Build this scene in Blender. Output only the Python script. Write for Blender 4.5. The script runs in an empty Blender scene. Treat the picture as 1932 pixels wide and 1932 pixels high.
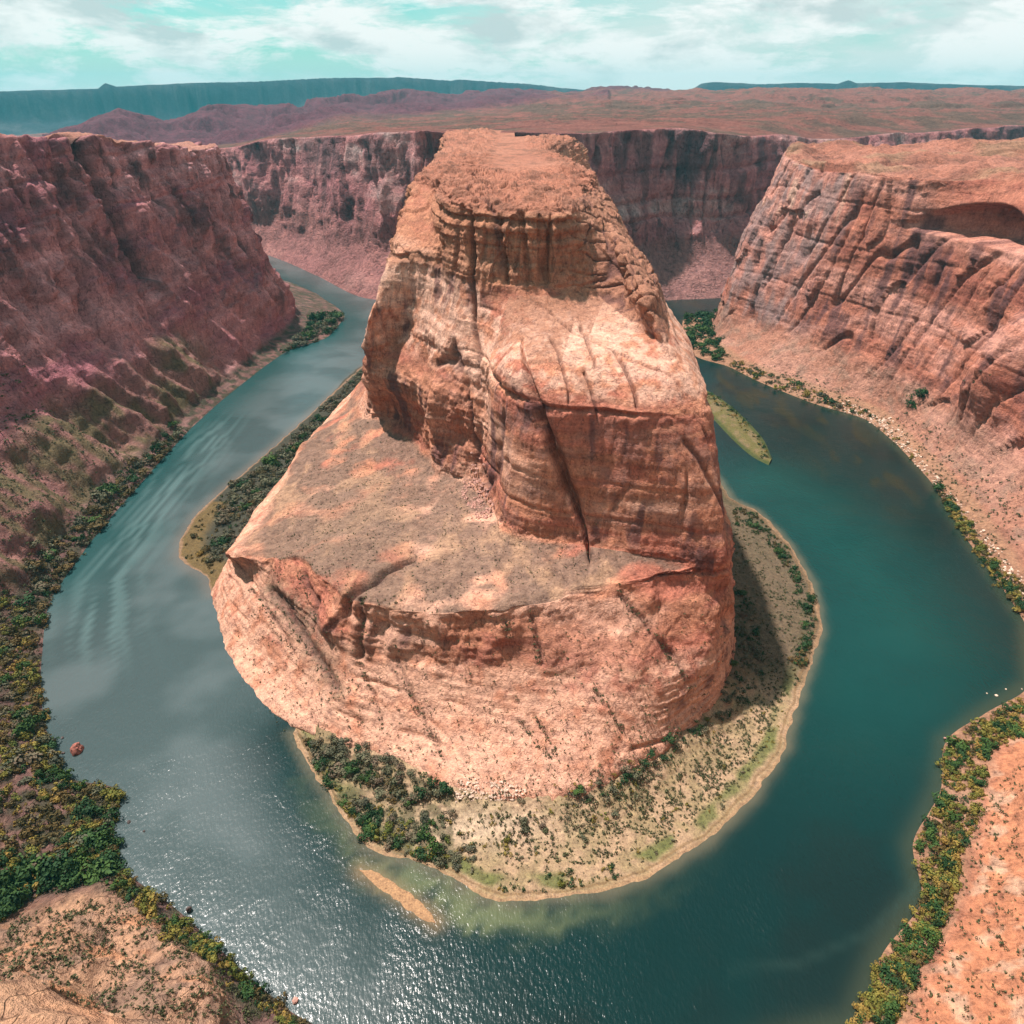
import bpy, math, random
import numpy as np
from mathutils import Vector

rng = np.random.default_rng(7)
random.seed(7)
scene = bpy.context.scene
col = scene.collection
R = math.radians

# ------------------------------------------------------------------ camera
CAM_H = 300.0
FPX = 1320.7            # focal length for a picture 1932 wide
PITCH = 30.8
cam_d = bpy.data.cameras.new('camera')
cam = bpy.data.objects.new('camera', cam_d)
col.objects.link(cam)
cam.location = (0, 0, CAM_H)
cam.rotation_euler = (R(90 - PITCH), 0, 0)
cam_d.sensor_width = 36
cam_d.lens = 36 * FPX / 1932
cam_d.clip_start = 1
cam_d.clip_end = 60000
scene.camera = cam

# ------------------------------------------------------------------ light
SUN_AZ = -57.0          # degrees from +Y, negative = left
SUN_EL = 65.0
sd = bpy.data.lights.new('sun', 'SUN')
sd.energy = 4.8
sd.angle = R(2.0)
sd.color = (1.0, 0.90, 0.84)
sun = bpy.data.objects.new('sun', sd)
col.objects.link(sun)
sv = Vector((math.sin(R(SUN_AZ)) * math.cos(R(SUN_EL)), math.cos(R(SUN_AZ)) * math.cos(R(SUN_EL)), math.sin(R(SUN_EL))))
sun.rotation_euler = sv.to_track_quat('Z', 'Y').to_euler()
sun.location = (0, 0, 2000)

world = bpy.data.worlds.new('World')
scene.world = world
world.use_nodes = True
nt = world.node_tree
for n in list(nt.nodes):
    nt.nodes.remove(n)

def N(t, typ, **kw):
    n = t.nodes.new(typ)
    for k, v in kw.items():
        if k.startswith('i_'):
            key = k[2:]
            key = int(key) if key.isdigit() else key.replace('_', ' ')
            n.inputs[key].default_value = v
        else:
            setattr(n, k, v)
    return n

def ramp(t, fac, stops, interp='LINEAR'):
    r = t.nodes.new('ShaderNodeValToRGB')
    r.color_ramp.interpolation = interp
    el = r.color_ramp.elements
    while len(el) < len(stops):
        el.new(0.5)
    for e, (p, c) in zip(el, stops):
        e.position = p
        e.color = c if len(c) == 4 else (*c, 1)
    t.links.new(fac, r.inputs[0])
    return r.outputs[0]

def mixc(t, fac, a, b, mode='MIX'):
    m = t.nodes.new('ShaderNodeMix')
    m.data_type = 'RGBA'
    m.blend_type = mode
    for s, v in ((m.inputs[0], fac), (m.inputs[6], a), (m.inputs[7], b)):
        if hasattr(v, 'links'):
            t.links.new(v, s)
        else:
            s.default_value = v if not isinstance(v, tuple) else (v if len(v) == 4 else (*v, 1))
    return m.outputs[2]

def mth(t, op, a, b=None, clamp=False):
    m = t.nodes.new('ShaderNodeMath')
    m.operation = op
    m.use_clamp = clamp
    for s, v in zip(m.inputs, (a, b)):
        if v is None:
            continue
        if hasattr(v, 'links'):
            t.links.new(v, s)
        else:
            s.default_value = v
    return m.outputs[0]

sky = N(nt, 'ShaderNodeTexSky', sky_type='NISHITA', sun_disc=False)
sky.sun_elevation = R(SUN_EL)
sky.sun_rotation = R(SUN_AZ)
sky.air_density = 1.0
sky.dust_density = 1.0
tc = N(nt, 'ShaderNodeTexCoord')
sep = N(nt, 'ShaderNodeSeparateXYZ')
nt.links.new(tc.outputs['Generated'], sep.inputs[0])
zz = mth(nt, 'MAXIMUM', sep.outputs[2], 0.0)
zp = mth(nt, 'ADD', zz, 0.07)
cmb = N(nt, 'ShaderNodeCombineXYZ')
nt.links.new(mth(nt, 'DIVIDE', sep.outputs[0], zp), cmb.inputs[0])
nt.links.new(mth(nt, 'DIVIDE', sep.outputs[1], zp), cmb.inputs[1])
def wnoise(vec, scale, detail, rough, dist=0.0, off=(0, 0, 0), sc=(1, 1, 1)):
    mp = N(nt, 'ShaderNodeMapping')
    mp.inputs['Location'].default_value = off
    mp.inputs['Scale'].default_value = sc
    nt.links.new(vec, mp.inputs[0])
    n = N(nt, 'ShaderNodeTexNoise')
    n.inputs['Scale'].default_value = scale
    n.inputs['Detail'].default_value = detail
    n.inputs['Roughness'].default_value = rough
    n.inputs['Distortion'].default_value = dist
    nt.links.new(mp.outputs[0], n.inputs[0])
    return n.outputs[0]
cum = wnoise(tc.outputs['Generated'], 5.2, 10, 0.66, 0.25, (0.3, 0.6, 0.33), (1, 1, 3.8))
veil = wnoise(cmb.outputs[0], 0.25, 6, 0.55, 1.2, (0, 5, 0), (1, 0.5, 1))
cmask = ramp(nt, cum, [(0.425, (0, 0, 0)), (0.52, (1, 1, 1))])
# more solid veil towards the right hand side, broken cumulus on the left
vadd = mth(nt, 'MULTIPLY', mth(nt, 'ADD', sep.outputs[0], 0.05), 0.35)
vmask = ramp(nt, mth(nt, 'ADD', veil, vadd), [(0.46, (0, 0, 0)), (0.62, (1, 1, 1))])
skyc = mixc(nt, 1.0, sky.outputs[0], (0.62, 1.45, 1.28), 'MULTIPLY')
skyc = mixc(nt, 0.55, skyc, (4.2, 7.2, 6.9))
shade = wnoise(tc.outputs['Generated'], 7, 6, 0.6, 0.2, (9, 2, 0), (1, 1, 3))
cloudc = ramp(nt, shade, [(0.38, (6.0, 6.9, 6.9)), (0.52, (10.0, 10.0, 9.8))])
veilc = (7.6, 8.3, 8.1)
# the cloud thins out overhead, where the sky is a deeper blue-green
thin = ramp(nt, zz, [(0.16, (1, 1, 1)), (0.60, (0.35, 0.35, 0.35))])
deepc = mixc(nt, ramp(nt, zz, [(0.10, (0, 0, 0)), (0.7, (1, 1, 1))]), skyc, mixc(nt, 1.0, skyc, (0.6, 0.8, 0.85), 'MULTIPLY'))
c1 = mixc(nt, mth(nt, 'MULTIPLY', mth(nt, 'MULTIPLY', vmask, 0.85), thin), deepc, veilc)
c2 = mixc(nt, mth(nt, 'MULTIPLY', mth(nt, 'MULTIPLY', cmask, 0.92), mth(nt, 'MAXIMUM', thin, 0.45)), c1, cloudc)
hor = ramp(nt, zz, [(0.0, (1, 1, 1)), (0.05, (0, 0, 0))])
c3 = mixc(nt, mth(nt, 'MULTIPLY', hor, 0.7), c2, (8.6, 9.2, 9.0))
bg = N(nt, 'ShaderNodeBackground')
bg.inputs[1].default_value = 0.06
nt.links.new(c3, bg.inputs[0])
wo = N(nt, 'ShaderNodeOutputWorld')
nt.links.new(bg.outputs[0], wo.inputs[0])

scene.view_settings.view_transform = 'Standard'
scene.view_settings.look = 'None'
scene.view_settings.gamma = 1
scene.view_settings.exposure = 0.8
scene.view_settings.use_curve_mapping = False
scene.render.engine = 'CYCLES'
scene.cycles.max_bounces = 4
scene.cycles.diffuse_bounces = 3
scene.cycles.volume_bounces = 0
scene.cycles.sample_clamp_indirect = 4

# ------------------------------------------------------------------ maths helpers
CP, SP = math.cos(R(PITCH)), math.sin(R(PITCH))

def P(u, v, z=0.0):
    """point at height z seen at picture place (u, v) of the 1932 px photograph"""
    a, b = u - 966.0, 966.0 - v
    f = FPX * CP + b * SP
    d = FPX * SP - b * CP
    t = (CAM_H - z) / d
    return (a * t, f * t, z)

def W(x, y, z=0.0):
    return (x, y, z)

_perm = rng.permutation(4096).astype(np.int32)
_grad = rng.normal(size=(4096, 3)).astype(np.float32)
_grad /= np.linalg.norm(_grad, axis=1)[:, None]

from concurrent.futures import ThreadPoolExecutor
_pool = ThreadPoolExecutor(4)

def noise(p, seed=0):
    """gradient noise, p (n,3) float array, roughly -1..1 (worked in slices so it stays in cache)"""
    if len(p) < 40000:
        return noise_(p, seed)
    k = max(4, len(p) // 30000)
    return np.concatenate(list(_pool.map(lambda q: noise_(q, seed), np.array_split(p, k))))

def noise_(p, seed=0):
    p = p + np.array([seed * 17.13, seed * 7.77, seed * 3.31])
    i = np.floor(p)
    f = (p - i).astype(np.float32)
    i = i.astype(np.int32)
    w = f * f * f * (f * (f * 6 - 15) + 10)
    out = np.zeros(len(p), np.float32)
    for dx in (0, 1):
        hx = _perm[(i[:, 0] + dx) & 4095]
        wx = w[:, 0] if dx else 1 - w[:, 0]
        for dy in (0, 1):
            hy = _perm[(hx + i[:, 1] + dy) & 4095]
            wy = wx * (w[:, 1] if dy else 1 - w[:, 1])
            for dz in (0, 1):
                g = _grad[_perm[(hy + i[:, 2] + dz) & 4095]]
                d = g[:, 0] * (f[:, 0] - dx) + g[:, 1] * (f[:, 1] - dy) + g[:, 2] * (f[:, 2] - dz)
                out += d * wy * (w[:, 2] if dz else 1 - w[:, 2])
    return out * 1.6

def fbm(p, octv=4, seed=0, gain=0.5):
    s = 0
    a = 1.0
    for k in range(octv):
        s = s + a * noise(p * (2.03 ** k), seed + k * 5)
        a *= gain
    return s

def ridged(p, octv=3, seed=0):
    s = 0
    a = 1.0
    for k in range(octv):
        s = s + a * (1 - 2.2 * np.abs(noise(p * (2.0 ** k), seed + k * 5)))
        a *= 0.5
    return s

def sstep(a, b, x):
    t = np.clip((x - a) / (b - a), 0, 1)
    return t * t * (3 - 2 * t)

def mono(y, n):
    """monotone cubic through rows of y (k, m, 3); n = samples per segment (k-1 list)"""
    d = y[1:] - y[:-1]
    m = np.zeros_like(y)
    s = d[:-1] * d[1:] > 0
    h = np.where(s, 2 * d[:-1] * d[1:] / np.where(s, d[:-1] + d[1:], 1), 0)
    m[1:-1] = h
    m[0] = d[0]
    m[-1] = d[-1]
    out = []
    for k in range(len(y) - 1):
        t = (np.arange(n[k]) / n[k])[:, None, None]
        h00 = 2 * t ** 3 - 3 * t ** 2 + 1
        h10 = t ** 3 - 2 * t ** 2 + t
        h01 = -2 * t ** 3 + 3 * t ** 2
        h11 = t ** 3 - t ** 2
        out.append(h00 * y[k] + h10 * m[k] + h01 * y[k + 1] + h11 * m[k + 1])
    out.append(y[-1:])
    return np.concatenate(out)

def loft(cols, ncol, nrow, cw=None, rw=None):
    """cols: list of columns, each a list of points. ncol/nrow ~ sample totals, cw/rw weights per segment"""
    A = np.array(cols, float)                     # (C, Rw, 3)
    lc = np.linalg.norm(A[1:] - A[:-1], axis=2).mean(axis=1)
    if cw is not None:
        lc = lc * np.array(cw)
    nc = np.maximum(2, np.round(ncol * lc / lc.sum())).astype(int)
    A = mono(A, nc)
    lr = np.linalg.norm(A[:, 1:] - A[:, :-1], axis=2).mean(axis=0)
    if rw is not None:
        lr = lr * np.array(rw)
    nr = np.maximum(2, np.round(nrow * lr / lr.sum())).astype(int)
    B = mono(np.transpose(A, (1, 0, 2)), nr)      # (rows, cols, 3)
    return B

def gnormals(G):
    du = np.gradient(G, axis=1)
    dv = np.gradient(G, axis=0)
    n = np.cross(du, dv)
    n /= np.maximum(np.linalg.norm(n, axis=2), 1e-9)[..., None]
    return n

def tag(o, label=None, cat=None, group=None, kind=None):
    if label: o['label'] = label
    if cat: o['category'] = cat
    if group: o['group'] = group
    if kind: o['kind'] = kind
    return o

def grid_mesh(name, G, mat, C=None, flip=False, smooth=True, link=True):
    r, c, _ = G.shape
    idx = np.arange(r * c).reshape(r, c)
    q = np.stack([idx[:-1, :-1], idx[:-1, 1:], idx[1:, 1:], idx[1:, :-1]], -1).reshape(-1, 4)
    if flip:
        q = q[:, ::-1]
    return raw_mesh(name, G.reshape(-1, 3), q, mat, C, smooth)

def raw_mesh(name, V, F, mat, C=None, smooth=True, parent=None):
    me = bpy.data.meshes.new(name)
    k = F.shape[1]
    me.vertices.add(len(V))
    me.vertices.foreach_set('co', np.ascontiguousarray(V, np.float32).ravel())
    me.loops.add(F.size)
    me.loops.foreach_set('vertex_index', np.ascontiguousarray(F, np.int32).ravel())
    me.polygons.add(len(F))
    me.polygons.foreach_set('loop_start', np.arange(len(F), dtype=np.int32) * k)
    me.polygons.foreach_set('use_smooth', np.full(len(F), smooth))
    me.update(calc_edges=True)
    if C is not None:
        at = me.color_attributes.new('col', 'FLOAT_COLOR', 'POINT')
        c4 = np.ones((len(V), 4), np.float32)
        c4[:, :3] = C.reshape(-1, 3)
        at.data.foreach_set('color', c4.ravel())
    if mat is not None:
        me.materials.append(mat)
    o = bpy.data.objects.new(name, me)
    col.objects.link(o)
    if parent is not None:
        o.parent = parent
    return o

# ------------------------------------------------------------------ materials
def rock_mat(name, fine=1.0, bump=0.6, strata=0.5, cracks=0.8, albedo=0.72):
    m = bpy.data.materials.new(name)
    m.use_nodes = True
    t = m.node_tree
    b = t.nodes['Principled BSDF']
    b.inputs['Roughness'].default_value = 0.9
    b.inputs['Specular IOR Level'].default_value = 0.15
    at = N(t, 'ShaderNodeAttribute', attribute_name='col')
    ge = N(t, 'ShaderNodeNewGeometry')
    def nz(scale, det, sc=(1, 1, 1), rough=0.6):
        mp = N(t, 'ShaderNodeMapping')
        mp.inputs['Scale'].default_value = sc
        t.links.new(ge.outputs['Position'], mp.inputs[0])
        n = N(t, 'ShaderNodeTexNoise')
        n.inputs['Scale'].default_value = scale
        n.inputs['Detail'].default_value = det
        n.inputs['Roughness'].default_value = rough
        t.links.new(mp.outputs[0], n.inputs[0])
        return n.outputs[0]
    f1 = nz(0.75 * fine, 4, (1, 1, 1), 0.75)
    f2 = nz(0.12 * fine, 4, (1, 1, 5), 0.72)       # bedding
    f3 = nz(0.30 * fine, 2, (1, 1, 0.16), 0.6)    # streaks down the face
    ck = nz(0.085 * fine, 3, (1, 1, 0.4), 0.62)    # hairline fractures where the noise crosses its middle
    ck = mth(t, 'ABSOLUTE', mth(t, 'SUBTRACT', ck, 0.5))
    ckm = ramp(t, ck, [(0.0, (0, 0, 0)), (0.012, (1, 1, 1))])
    v = mth(t, 'ADD', mth(t, 'MULTIPLY', f1, 0.9), mth(t, 'MULTIPLY', f2, strata))
    v = mth(t, 'ADD', v, mth(t, 'MULTIPLY', f3, 0.45))
    tot = (0.9 + strata + 0.45) * 0.5
    g = albedo
    cr = ramp(t, mth(t, 'DIVIDE', v, tot * 2), [(0.35, (0.36 * g, 0.33 * g, 0.36 * g)), (0.46, (0.86 * g, 0.85 * g, 0.86 * g)), (0.54, (1.1 * g, 1.1 * g, 1.08 * g)), (0.64, (1.5 * g, 1.48 * g, 1.38 * g))])
    ckc = mixc(t, mth(t, 'MULTIPLY', mth(t, 'SUBTRACT', 1.0, ckm), cracks), cr, (0.30 * g, 0.27 * g, 0.28 * g))
    t.links.new(mixc(t, 1.0, at.outputs['Color'], ckc, 'MULTIPLY'), b.inputs['Base Color'])
    hgt = mth(t, 'ADD', v, mth(t, 'MULTIPLY', ckm, 0.35 * cracks))
    bp = N(t, 'ShaderNodeBump')
    bp.inputs['Strength'].default_value = bump
    bp.inputs['Distance'].default_value = 2.4 / fine
    t.links.new(hgt, bp.inputs['Height'])
    t.links.new(bp.outputs[0], b.inputs['Normal'])
    return m

M_rock = rock_mat('sandstone', 1.0, 0.55, 0.45, 0.6, 0.88)
M_wall = rock_mat('canyon_sandstone', 0.7, 0.9, 0.4, 0.6, 1.05)
M_right = rock_mat('right_canyon_sandstone', 0.6, 0.7, 0.35, 0.4, 0.85)
M_far = rock_mat('distant_rock', 0.06, 0.6, 0.7)
M_bank = rock_mat('sandy_bank', 1.6, 0.35, 0.2, 0.0, 0.62)

def leaf_mat(name, cols, rough=0.75):
    m = bpy.data.materials.new(name)
    m.use_nodes = True
    t = m.node_tree
    b = t.nodes['Principled BSDF']
    b.inputs['Roughness'].default_value = rough
    b.inputs['Specular IOR Level'].default_value = 0.2
    oi = N(t, 'ShaderNodeObjectInfo')
    ge = N(t, 'ShaderNodeNewGeometry')
    n = N(t, 'ShaderNodeTexNoise')
    n.inputs['Scale'].default_value = 0.12
    n.inputs['Detail'].default_value = 4
    t.links.new(ge.outputs['Position'], n.inputs[0])
    f = mth(t, 'ADD', mth(t, 'MULTIPLY', oi.outputs['Random'], 0.45), mth(t, 'MULTIPLY', n.outputs[0], 0.62))
    f = mth(t, 'ADD', f, mth(t, 'MULTIPLY', ge.outputs['Random Per Island'], 0.15), True)
    k = len(cols)
    cr = ramp(t, f, [(0.15 + 0.7 * i / (k - 1), c) for i, c in enumerate(cols)])
    t.links.new(cr, b.inputs['Base Color'])
    return m

M_willow = leaf_mat('willow_leaves', [(0.03, 0.055, 0.012), (0.08, 0.10, 0.018), (0.17, 0.15, 0.028), (0.24, 0.15, 0.035)])
M_green = leaf_mat('green_leaves', [(0.008, 0.026, 0.010), (0.018, 0.050, 0.014), (0.05, 0.095, 0.018)])
M_tam = leaf_mat('tamarisk_leaves', [(0.03, 0.04, 0.025), (0.07, 0.07, 0.045), (0.11, 0.11, 0.06), (0.13, 0.09, 0.06)])
M_rust = leaf_mat('rusty_leaves', [(0.03, 0.035, 0.015), (0.08, 0.06, 0.02), (0.13, 0.08, 0.025)])

def flat_mat(name, c, rough=0.8):
    m = bpy.data.materials.new(name)
    m.use_nodes = True
    t = m.node_tree
    b = t.nodes['Principled BSDF']
    ge = N(t, 'ShaderNodeNewGeometry')
    n = N(t, 'ShaderNodeTexNoise')
    n.inputs['Scale'].default_value = 0.9
    n.inputs['Detail'].default_value = 5
    t.links.new(ge.outputs['Position'], n.inputs[0])
    cr = ramp(t, n.outputs[0], [(0.3, tuple(x * 0.55 for x in c)), (0.7, tuple(min(1, x * 1.4) for x in c))])
    t.links.new(cr, b.inputs['Base Color'])
    b.inputs['Roughness'].default_value = rough
    bp = N(t, 'ShaderNodeBump')
    bp.inputs['Strength'].default_value = 0.6
    t.links.new(n.outputs[0], bp.inputs['Height'])
    t.links.new(bp.outputs[0], b.inputs['Normal'])
    return m

# ------------------------------------------------------------------ colour palette (linear)
ORANGE = np.array([0.50, 0.215, 0.13])
PALE = np.array([0.68, 0.40, 0.29])
RED = np.array([0.38, 0.12, 0.085])
VARN = np.array([0.125, 0.058, 0.06])
PURPLE = np.array([0.28, 0.105, 0.115])
GREYG = np.array([0.30, 0.19, 0.14])
OLIVE = np.array([0.125, 0.10, 0.05])
SAND = np.array([0.62, 0.43, 0.28])
GRASS = np.array([0.10, 0.17, 0.03])

def lerp(a, b, t):
    return a + (b - a) * t[:, None]

def rock_colour(p, steep, base=ORANGE, pale=PALE, dark=VARN, redc=RED, seed=0, streak=1.0, sc=1.0):
    """albedo of bare sandstone: bedding, patches of bleached rock, desert varnish running down steep faces"""
    n1 = fbm(p * [0.012 * sc, 0.012 * sc, 0.03 * sc], 4, seed + 1)
    n2 = fbm(p * [0.05 * sc, 0.05 * sc, 0.20 * sc], 3, seed + 2)
    c = np.repeat(base[None], len(p), 0)
    c = lerp(c, pale, sstep(-0.1, 0.7, n1 + 0.35 * n2) * 0.75)
    c = lerp(c, redc, sstep(0.0, 0.7, -n1 + 0.5 * n2) * 0.7)
    bed = fbm(np.stack([p[:, 0] * 0.004, p[:, 1] * 0.004, p[:, 2] * 0.11 * sc], 1), 3, seed + 3)
    c *= (1 + 0.22 * bed)[:, None]
    st = fbm(p * [0.11 * sc, 0.11 * sc, 0.012 * sc], 3, seed + 4)
    ar = noise(p * [0.02 * sc, 0.02 * sc, 0.02 * sc], seed + 5)
    v = sstep(0.05, 0.55, st + 0.55 * ar) * sstep(0.45, 0.8, steep) * streak
    c = lerp(c, dark, v * 0.8)
    return c

def seg_groove(p, a, b, width, xy=True):
    """distance-based groove 0..1 in plan around segment a-b"""
    a = np.array(a[:2]); b = np.array(b[:2])
    d = b - a
    L2 = (d * d).sum()
    q = p[:, :2] - a
    t = np.clip((q @ d) / L2, 0, 1)
    dist = np.linalg.norm(q - t[:, None] * d, axis=1)
    return np.exp(-(dist / width) ** 2), t

def poly_dist(p, poly):
    """min distance in plan from points to a polyline"""
    out = np.full(len(p), 1e9, np.float32)
    for a, b in zip(poly[:-1], poly[1:]):
        a = np.array(a[:2], float); b = np.array(b[:2], float)
        d = b - a
        q = p[:, :2] - a
        t = np.clip((q @ d) / max((d * d).sum(), 1e-9), 0, 1)
        out = np.minimum(out, np.linalg.norm(q - t[:, None] * d, axis=1))
    return out

def in_poly(x, y, poly):
    inside = np.zeros(x.shape, bool)
    n = len(poly)
    for i in range(n):
        x1, y1 = poly[i][:2]
        x2, y2 = poly[(i + 1) % n][:2]
        c = ((y1 > y) != (y2 > y)) & (x < (x2 - x1) * (y - y1) / ((y2 - y1) if y2 != y1 else 1e-9) + x1)
        inside ^= c
    return inside

def proj(p):
    """picture place (1932 px scale) of world points; used only to look up where a feature of the photo lies on the rock"""
    dep = p[:, 1] * CP + (CAM_H - p[:, 2]) * SP
    up = p[:, 1] * SP - (CAM_H - p[:, 2]) * CP
    return 966 + p[:, 0] * FPX / dep, 966 - up * FPX / dep

# =================================================================== THE BUTTE
def blend(a, b, t, dz=0):
    return (a[0] + (b[0] - a[0]) * t, a[1] + (b[1] - a[1]) * t, a[2] + (b[2] - a[2]) * t + dz)

BUT = [
 # base, mid slope, lower foot, lower rim, upper foot, undercut, shoulder, cap foot, cap rim, top 1, top 2, spine
 [W(-200,1330,-4),W(-190,1330,30),W(-182,1330,60),W(-175,1330,90),W(-168,1330,130),W(-150,1330,170),W(-140,1330,200),W(-120,1330,230),W(-110,1330,246),W(-70,1330,250),W(-40,1330,252),W(4,1330,252)],
 [W(-170,1000,0),W(-160,1000,30),W(-150,1000,55),W(-140,1000,75),W(-125,1000,110),W(-115,1000,150),W(-105,1000,185),W(-95,1000,215),W(-80,1000,245),W(-55,1000,249),W(-30,1000,252),W(4,1000,254)],
 [W(-168,780,2),W(-162,780,20),W(-155,775,38),W(-146,770,55),W(-122,765,88),W(-112,760,125),W(-104,750,155),W(-92,740,202),W(-76,725,243),W(-55,735,247),W(-30,760,250),W(4,800,253)],
 [W(-187,665,3),W(-182,655,18),W(-176,645,32),P(640,775,48),P(692,752,80),P(690,695,122),P(694,612,160),P(735,475,203),P(795,335,243),W(-58,640,246),W(-32,690,249),W(4,740,252)],
 [P(548,920,3),W(-190,560,18),W(-182,552,33),P(572,842,47),P(735,785,80),P(742,715,122),P(745,625,150),P(790,480,205),P(820,345,243),W(-50,560,246),W(-28,640,249),W(4,715,252)],
 [P(470,1000,3),W(-202,455,18),W(-192,460,32),P(515,955,46),P(790,830,80),P(798,745,122),P(800,640,152),P(835,492,204),P(848,372,242),P(865,345,246),W(-24,610,249),W(4,700,252)],
 [P(405,1105,0),W(-200,400,14),W(-196,405,26),P(432,1040,42),P(840,885,80),P(852,785,120),P(850,665,155),P(880,525,200),P(890,390,241),P(905,352,246),W(-18,600,249),W(4,695,252)],
 [P(408,1170,-1),P(422,1150,8),P(470,1090,28),P(500,1055,48),P(890,910,80),P(905,770,130),P(905,690,155),P(930,542,197),P(935,392,241),P(940,352,246),W(-12,595,249),W(4,690,252)],
 [P(450,1275,-1),P(485,1225,10),P(560,1150,42),P(565,1060,60),P(930,955,80),P(935,755,147),P(938,690,165),P(955,545,197),P(960,395,241),P(963,354,246),W(-6,590,249),W(4,688,252)],
 [P(530,1358,-1),P(570,1300,12),P(650,1215,42),P(650,1125,66),P(950,1000,82),P(962,748,157),P(965,682,173),P(985,548,197),P(985,396,241),P(985,356,246),W(0,588,249),W(4,686,252)],
 [P(620,1395,3),P(660,1330,20),P(735,1240,42),P(728,1140,68),P(1000,1015,83),P(1000,755,160),P(1000,682,176),P(1010,548,197),P(1010,397,241),P(1005,357,246),W(6,588,249),W(4,686,252)],
 [P(740,1440,5),P(780,1360,20),P(830,1265,42),P(820,1158,70),P(1050,1022,84),P(1040,760,161),P(1040,683,177),P(1035,546,198),P(1035,397,241),P(1025,357,246),W(12,590,249),W(4,687,252)],
 [P(850,1495,6),P(880,1380,22),P(930,1275,42),P(930,1152,72),P(1100,1030,84),P(1085,762,161),P(1085,683,177),P(1062,545,198),P(1060,396,241),P(1044,356,246),W(18,592,249),W(4,688,252)],
 [P(960,1512,6),P(1000,1390,22),P(1030,1278,42),P(1040,1135,74),P(1150,1040,84),P(1130,762,161),P(1130,684,177),P(1090,545,198),P(1080,394,241),P(1062,354,246),W(24,595,249),W(4,689,252)],
 [P(1080,1508,6),P(1110,1395,22),P(1130,1282,42),P(1150,1112,76),P(1210,1048,84),P(1175,768,161),P(1175,687,177),P(1120,547,198),P(1098,390,241),P(1078,352,246),W(30,600,249),W(4,690,252)],
 [P(1190,1460,7),P(1210,1370,22),P(1230,1275,42),P(1240,1092,77),P(1275,1055,84),P(1220,775,160),P(1220,692,176),P(1150,550,198),P(1112,384,241),P(1092,348,246),W(36,610,249),W(4,692,252)],
 [P(1290,1390,8),P(1300,1330,20),P(1320,1250,40),P(1310,1078,79),P(1330,1062,85),P(1268,782,158),P(1262,705,174),P(1185,556,199),P(1122,376,241),P(1100,344,246),W(42,620,249),W(4,695,252)],
 [P(1355,1320,8),P(1365,1260,20),P(1378,1180,42),P(1368,1075,80),P(1366,1060,86),P(1342,800,150),P(1302,715,170),P(1225,578,200),P(1130,366,241),P(1108,338,246),W(48,640,249),W(4,700,252)],
 [W(148,385,6),W(143,385,25),W(138,388,48),W(130,390,76),W(122,385,100),W(114,400,145),W(107,430,172),W(88,470,205),W(60,560,243),W(54,600,247),W(50,660,250),W(4,715,252)],
 [W(150,560,3),W(145,560,25),W(140,560,48),W(134,560,76),W(126,560,100),W(118,570,145),W(110,590,172),W(86,610,205),W(61,650,245),W(54,680,249),W(45,710,251),W(4,750,253)],
 [W(165,800,2),W(160,800,25),W(150,800,48),W(140,800,76),W(125,800,100),W(112,810,145),W(100,830,172),W(65,870,212),W(38,900,252),W(32,910,253),W(24,915,254),W(4,920,254)],
 [W(240,1110,-3),W(225,1110,25),W(205,1110,48),W(190,1110,76),W(175,1110,100),W(155,1110,145),W(140,1110,172),W(115,1110,210),W(90,1110,250),W(60,1115,253),W(30,1120,254),W(4,1130,254)],
]
# add a slack talus row between shoulder and cap foot
BUT2 = []
for c in BUT:
    c = list(c)
    c.insert(7, blend(c[6], c[7], 0.5, -3.5))
    c[-1] = (c[-1][0], c[-1][1], 252.0)
    for k_i in range(8, len(c)):
        if c[k_i][2] > 246: c[k_i] = (c[k_i][0], c[k_i][1], 246 + (c[k_i][2] - 246) * 0.45)
    c.insert(0, (c[0][0], c[0][1], c[0][2] - 7))
    # edge rows keep the rims crisp
    r = c[4]; q = c[5]
    c.insert(5, blend(r, q, 0.14, 0.9))
    BUT2.append(c)
cw = [0.15, 0.15, 0.3, 0.7, 1.0, 1.3, 1.3, 1.3, 1.2, 1.1, 1.1, 1.1, 1.1, 1.1, 1.1, 1.1, 1.2, 0.9, 0.3, 0.15, 0.12]
# rows: skirt base mid foot rim rim+ ufoot undercut shoulder tal capfoot caprim top1 top2 spine
rw = [0.5, 1.2, 1.3, 1.6, 1.6, 1.0, 1.5, 1.7, 1.2, 1.2, 1.7, 1.3, 0.6, 0.35]
G = loft(BUT2, 1050, 620, cw, rw)
nrm = gnormals(G)
shp = G.shape
p = G.reshape(-1, 3)
n = nrm.reshape(-1, 3)
if n[:, 2].mean() < 0:
    n = -n
steep = 1 - np.clip(n[:, 2], 0, 1)
cliff = sstep(0.35, 0.7, steep)
u_, v_ = proj(p)

def joint_dirs(p, seed):
    """family of near-parallel vertical joints"""
    w = p[:, 0] * 0.76 + p[:, 1] * 0.65 + 5 * noise(p * [0.012, 0.012, 0.01], seed)
    return w

def rock_disp(p, n, steep, cliff, scale=1.0, seed=0, flute=1.0, strata=1.0, lump=1.0):
    d = lump * 4.5 * scale * fbm(p / (38 * scale), 3, seed)
    d += lump * 1.6 * scale * fbm(p / (11 * scale), 3, seed + 11)
    fl = ridged(p / np.array([14, 14, 80]) / scale, 3, seed + 21)
    d += flute * cliff * 2.2 * scale * (fl - 0.6)
    q = p / np.array([70, 70, 9]) / scale
    q2 = p / np.array([24, 24, 3.2]) / scale
    d += strata * (0.25 + 0.75 * cliff) * (1.3 * noise(q, seed + 31) + 0.75 * noise(q2, seed + 32)) * scale
    d += 0.45 * fbm(p / (2.6 * scale), 2, seed + 41) * scale
    return d

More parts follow.
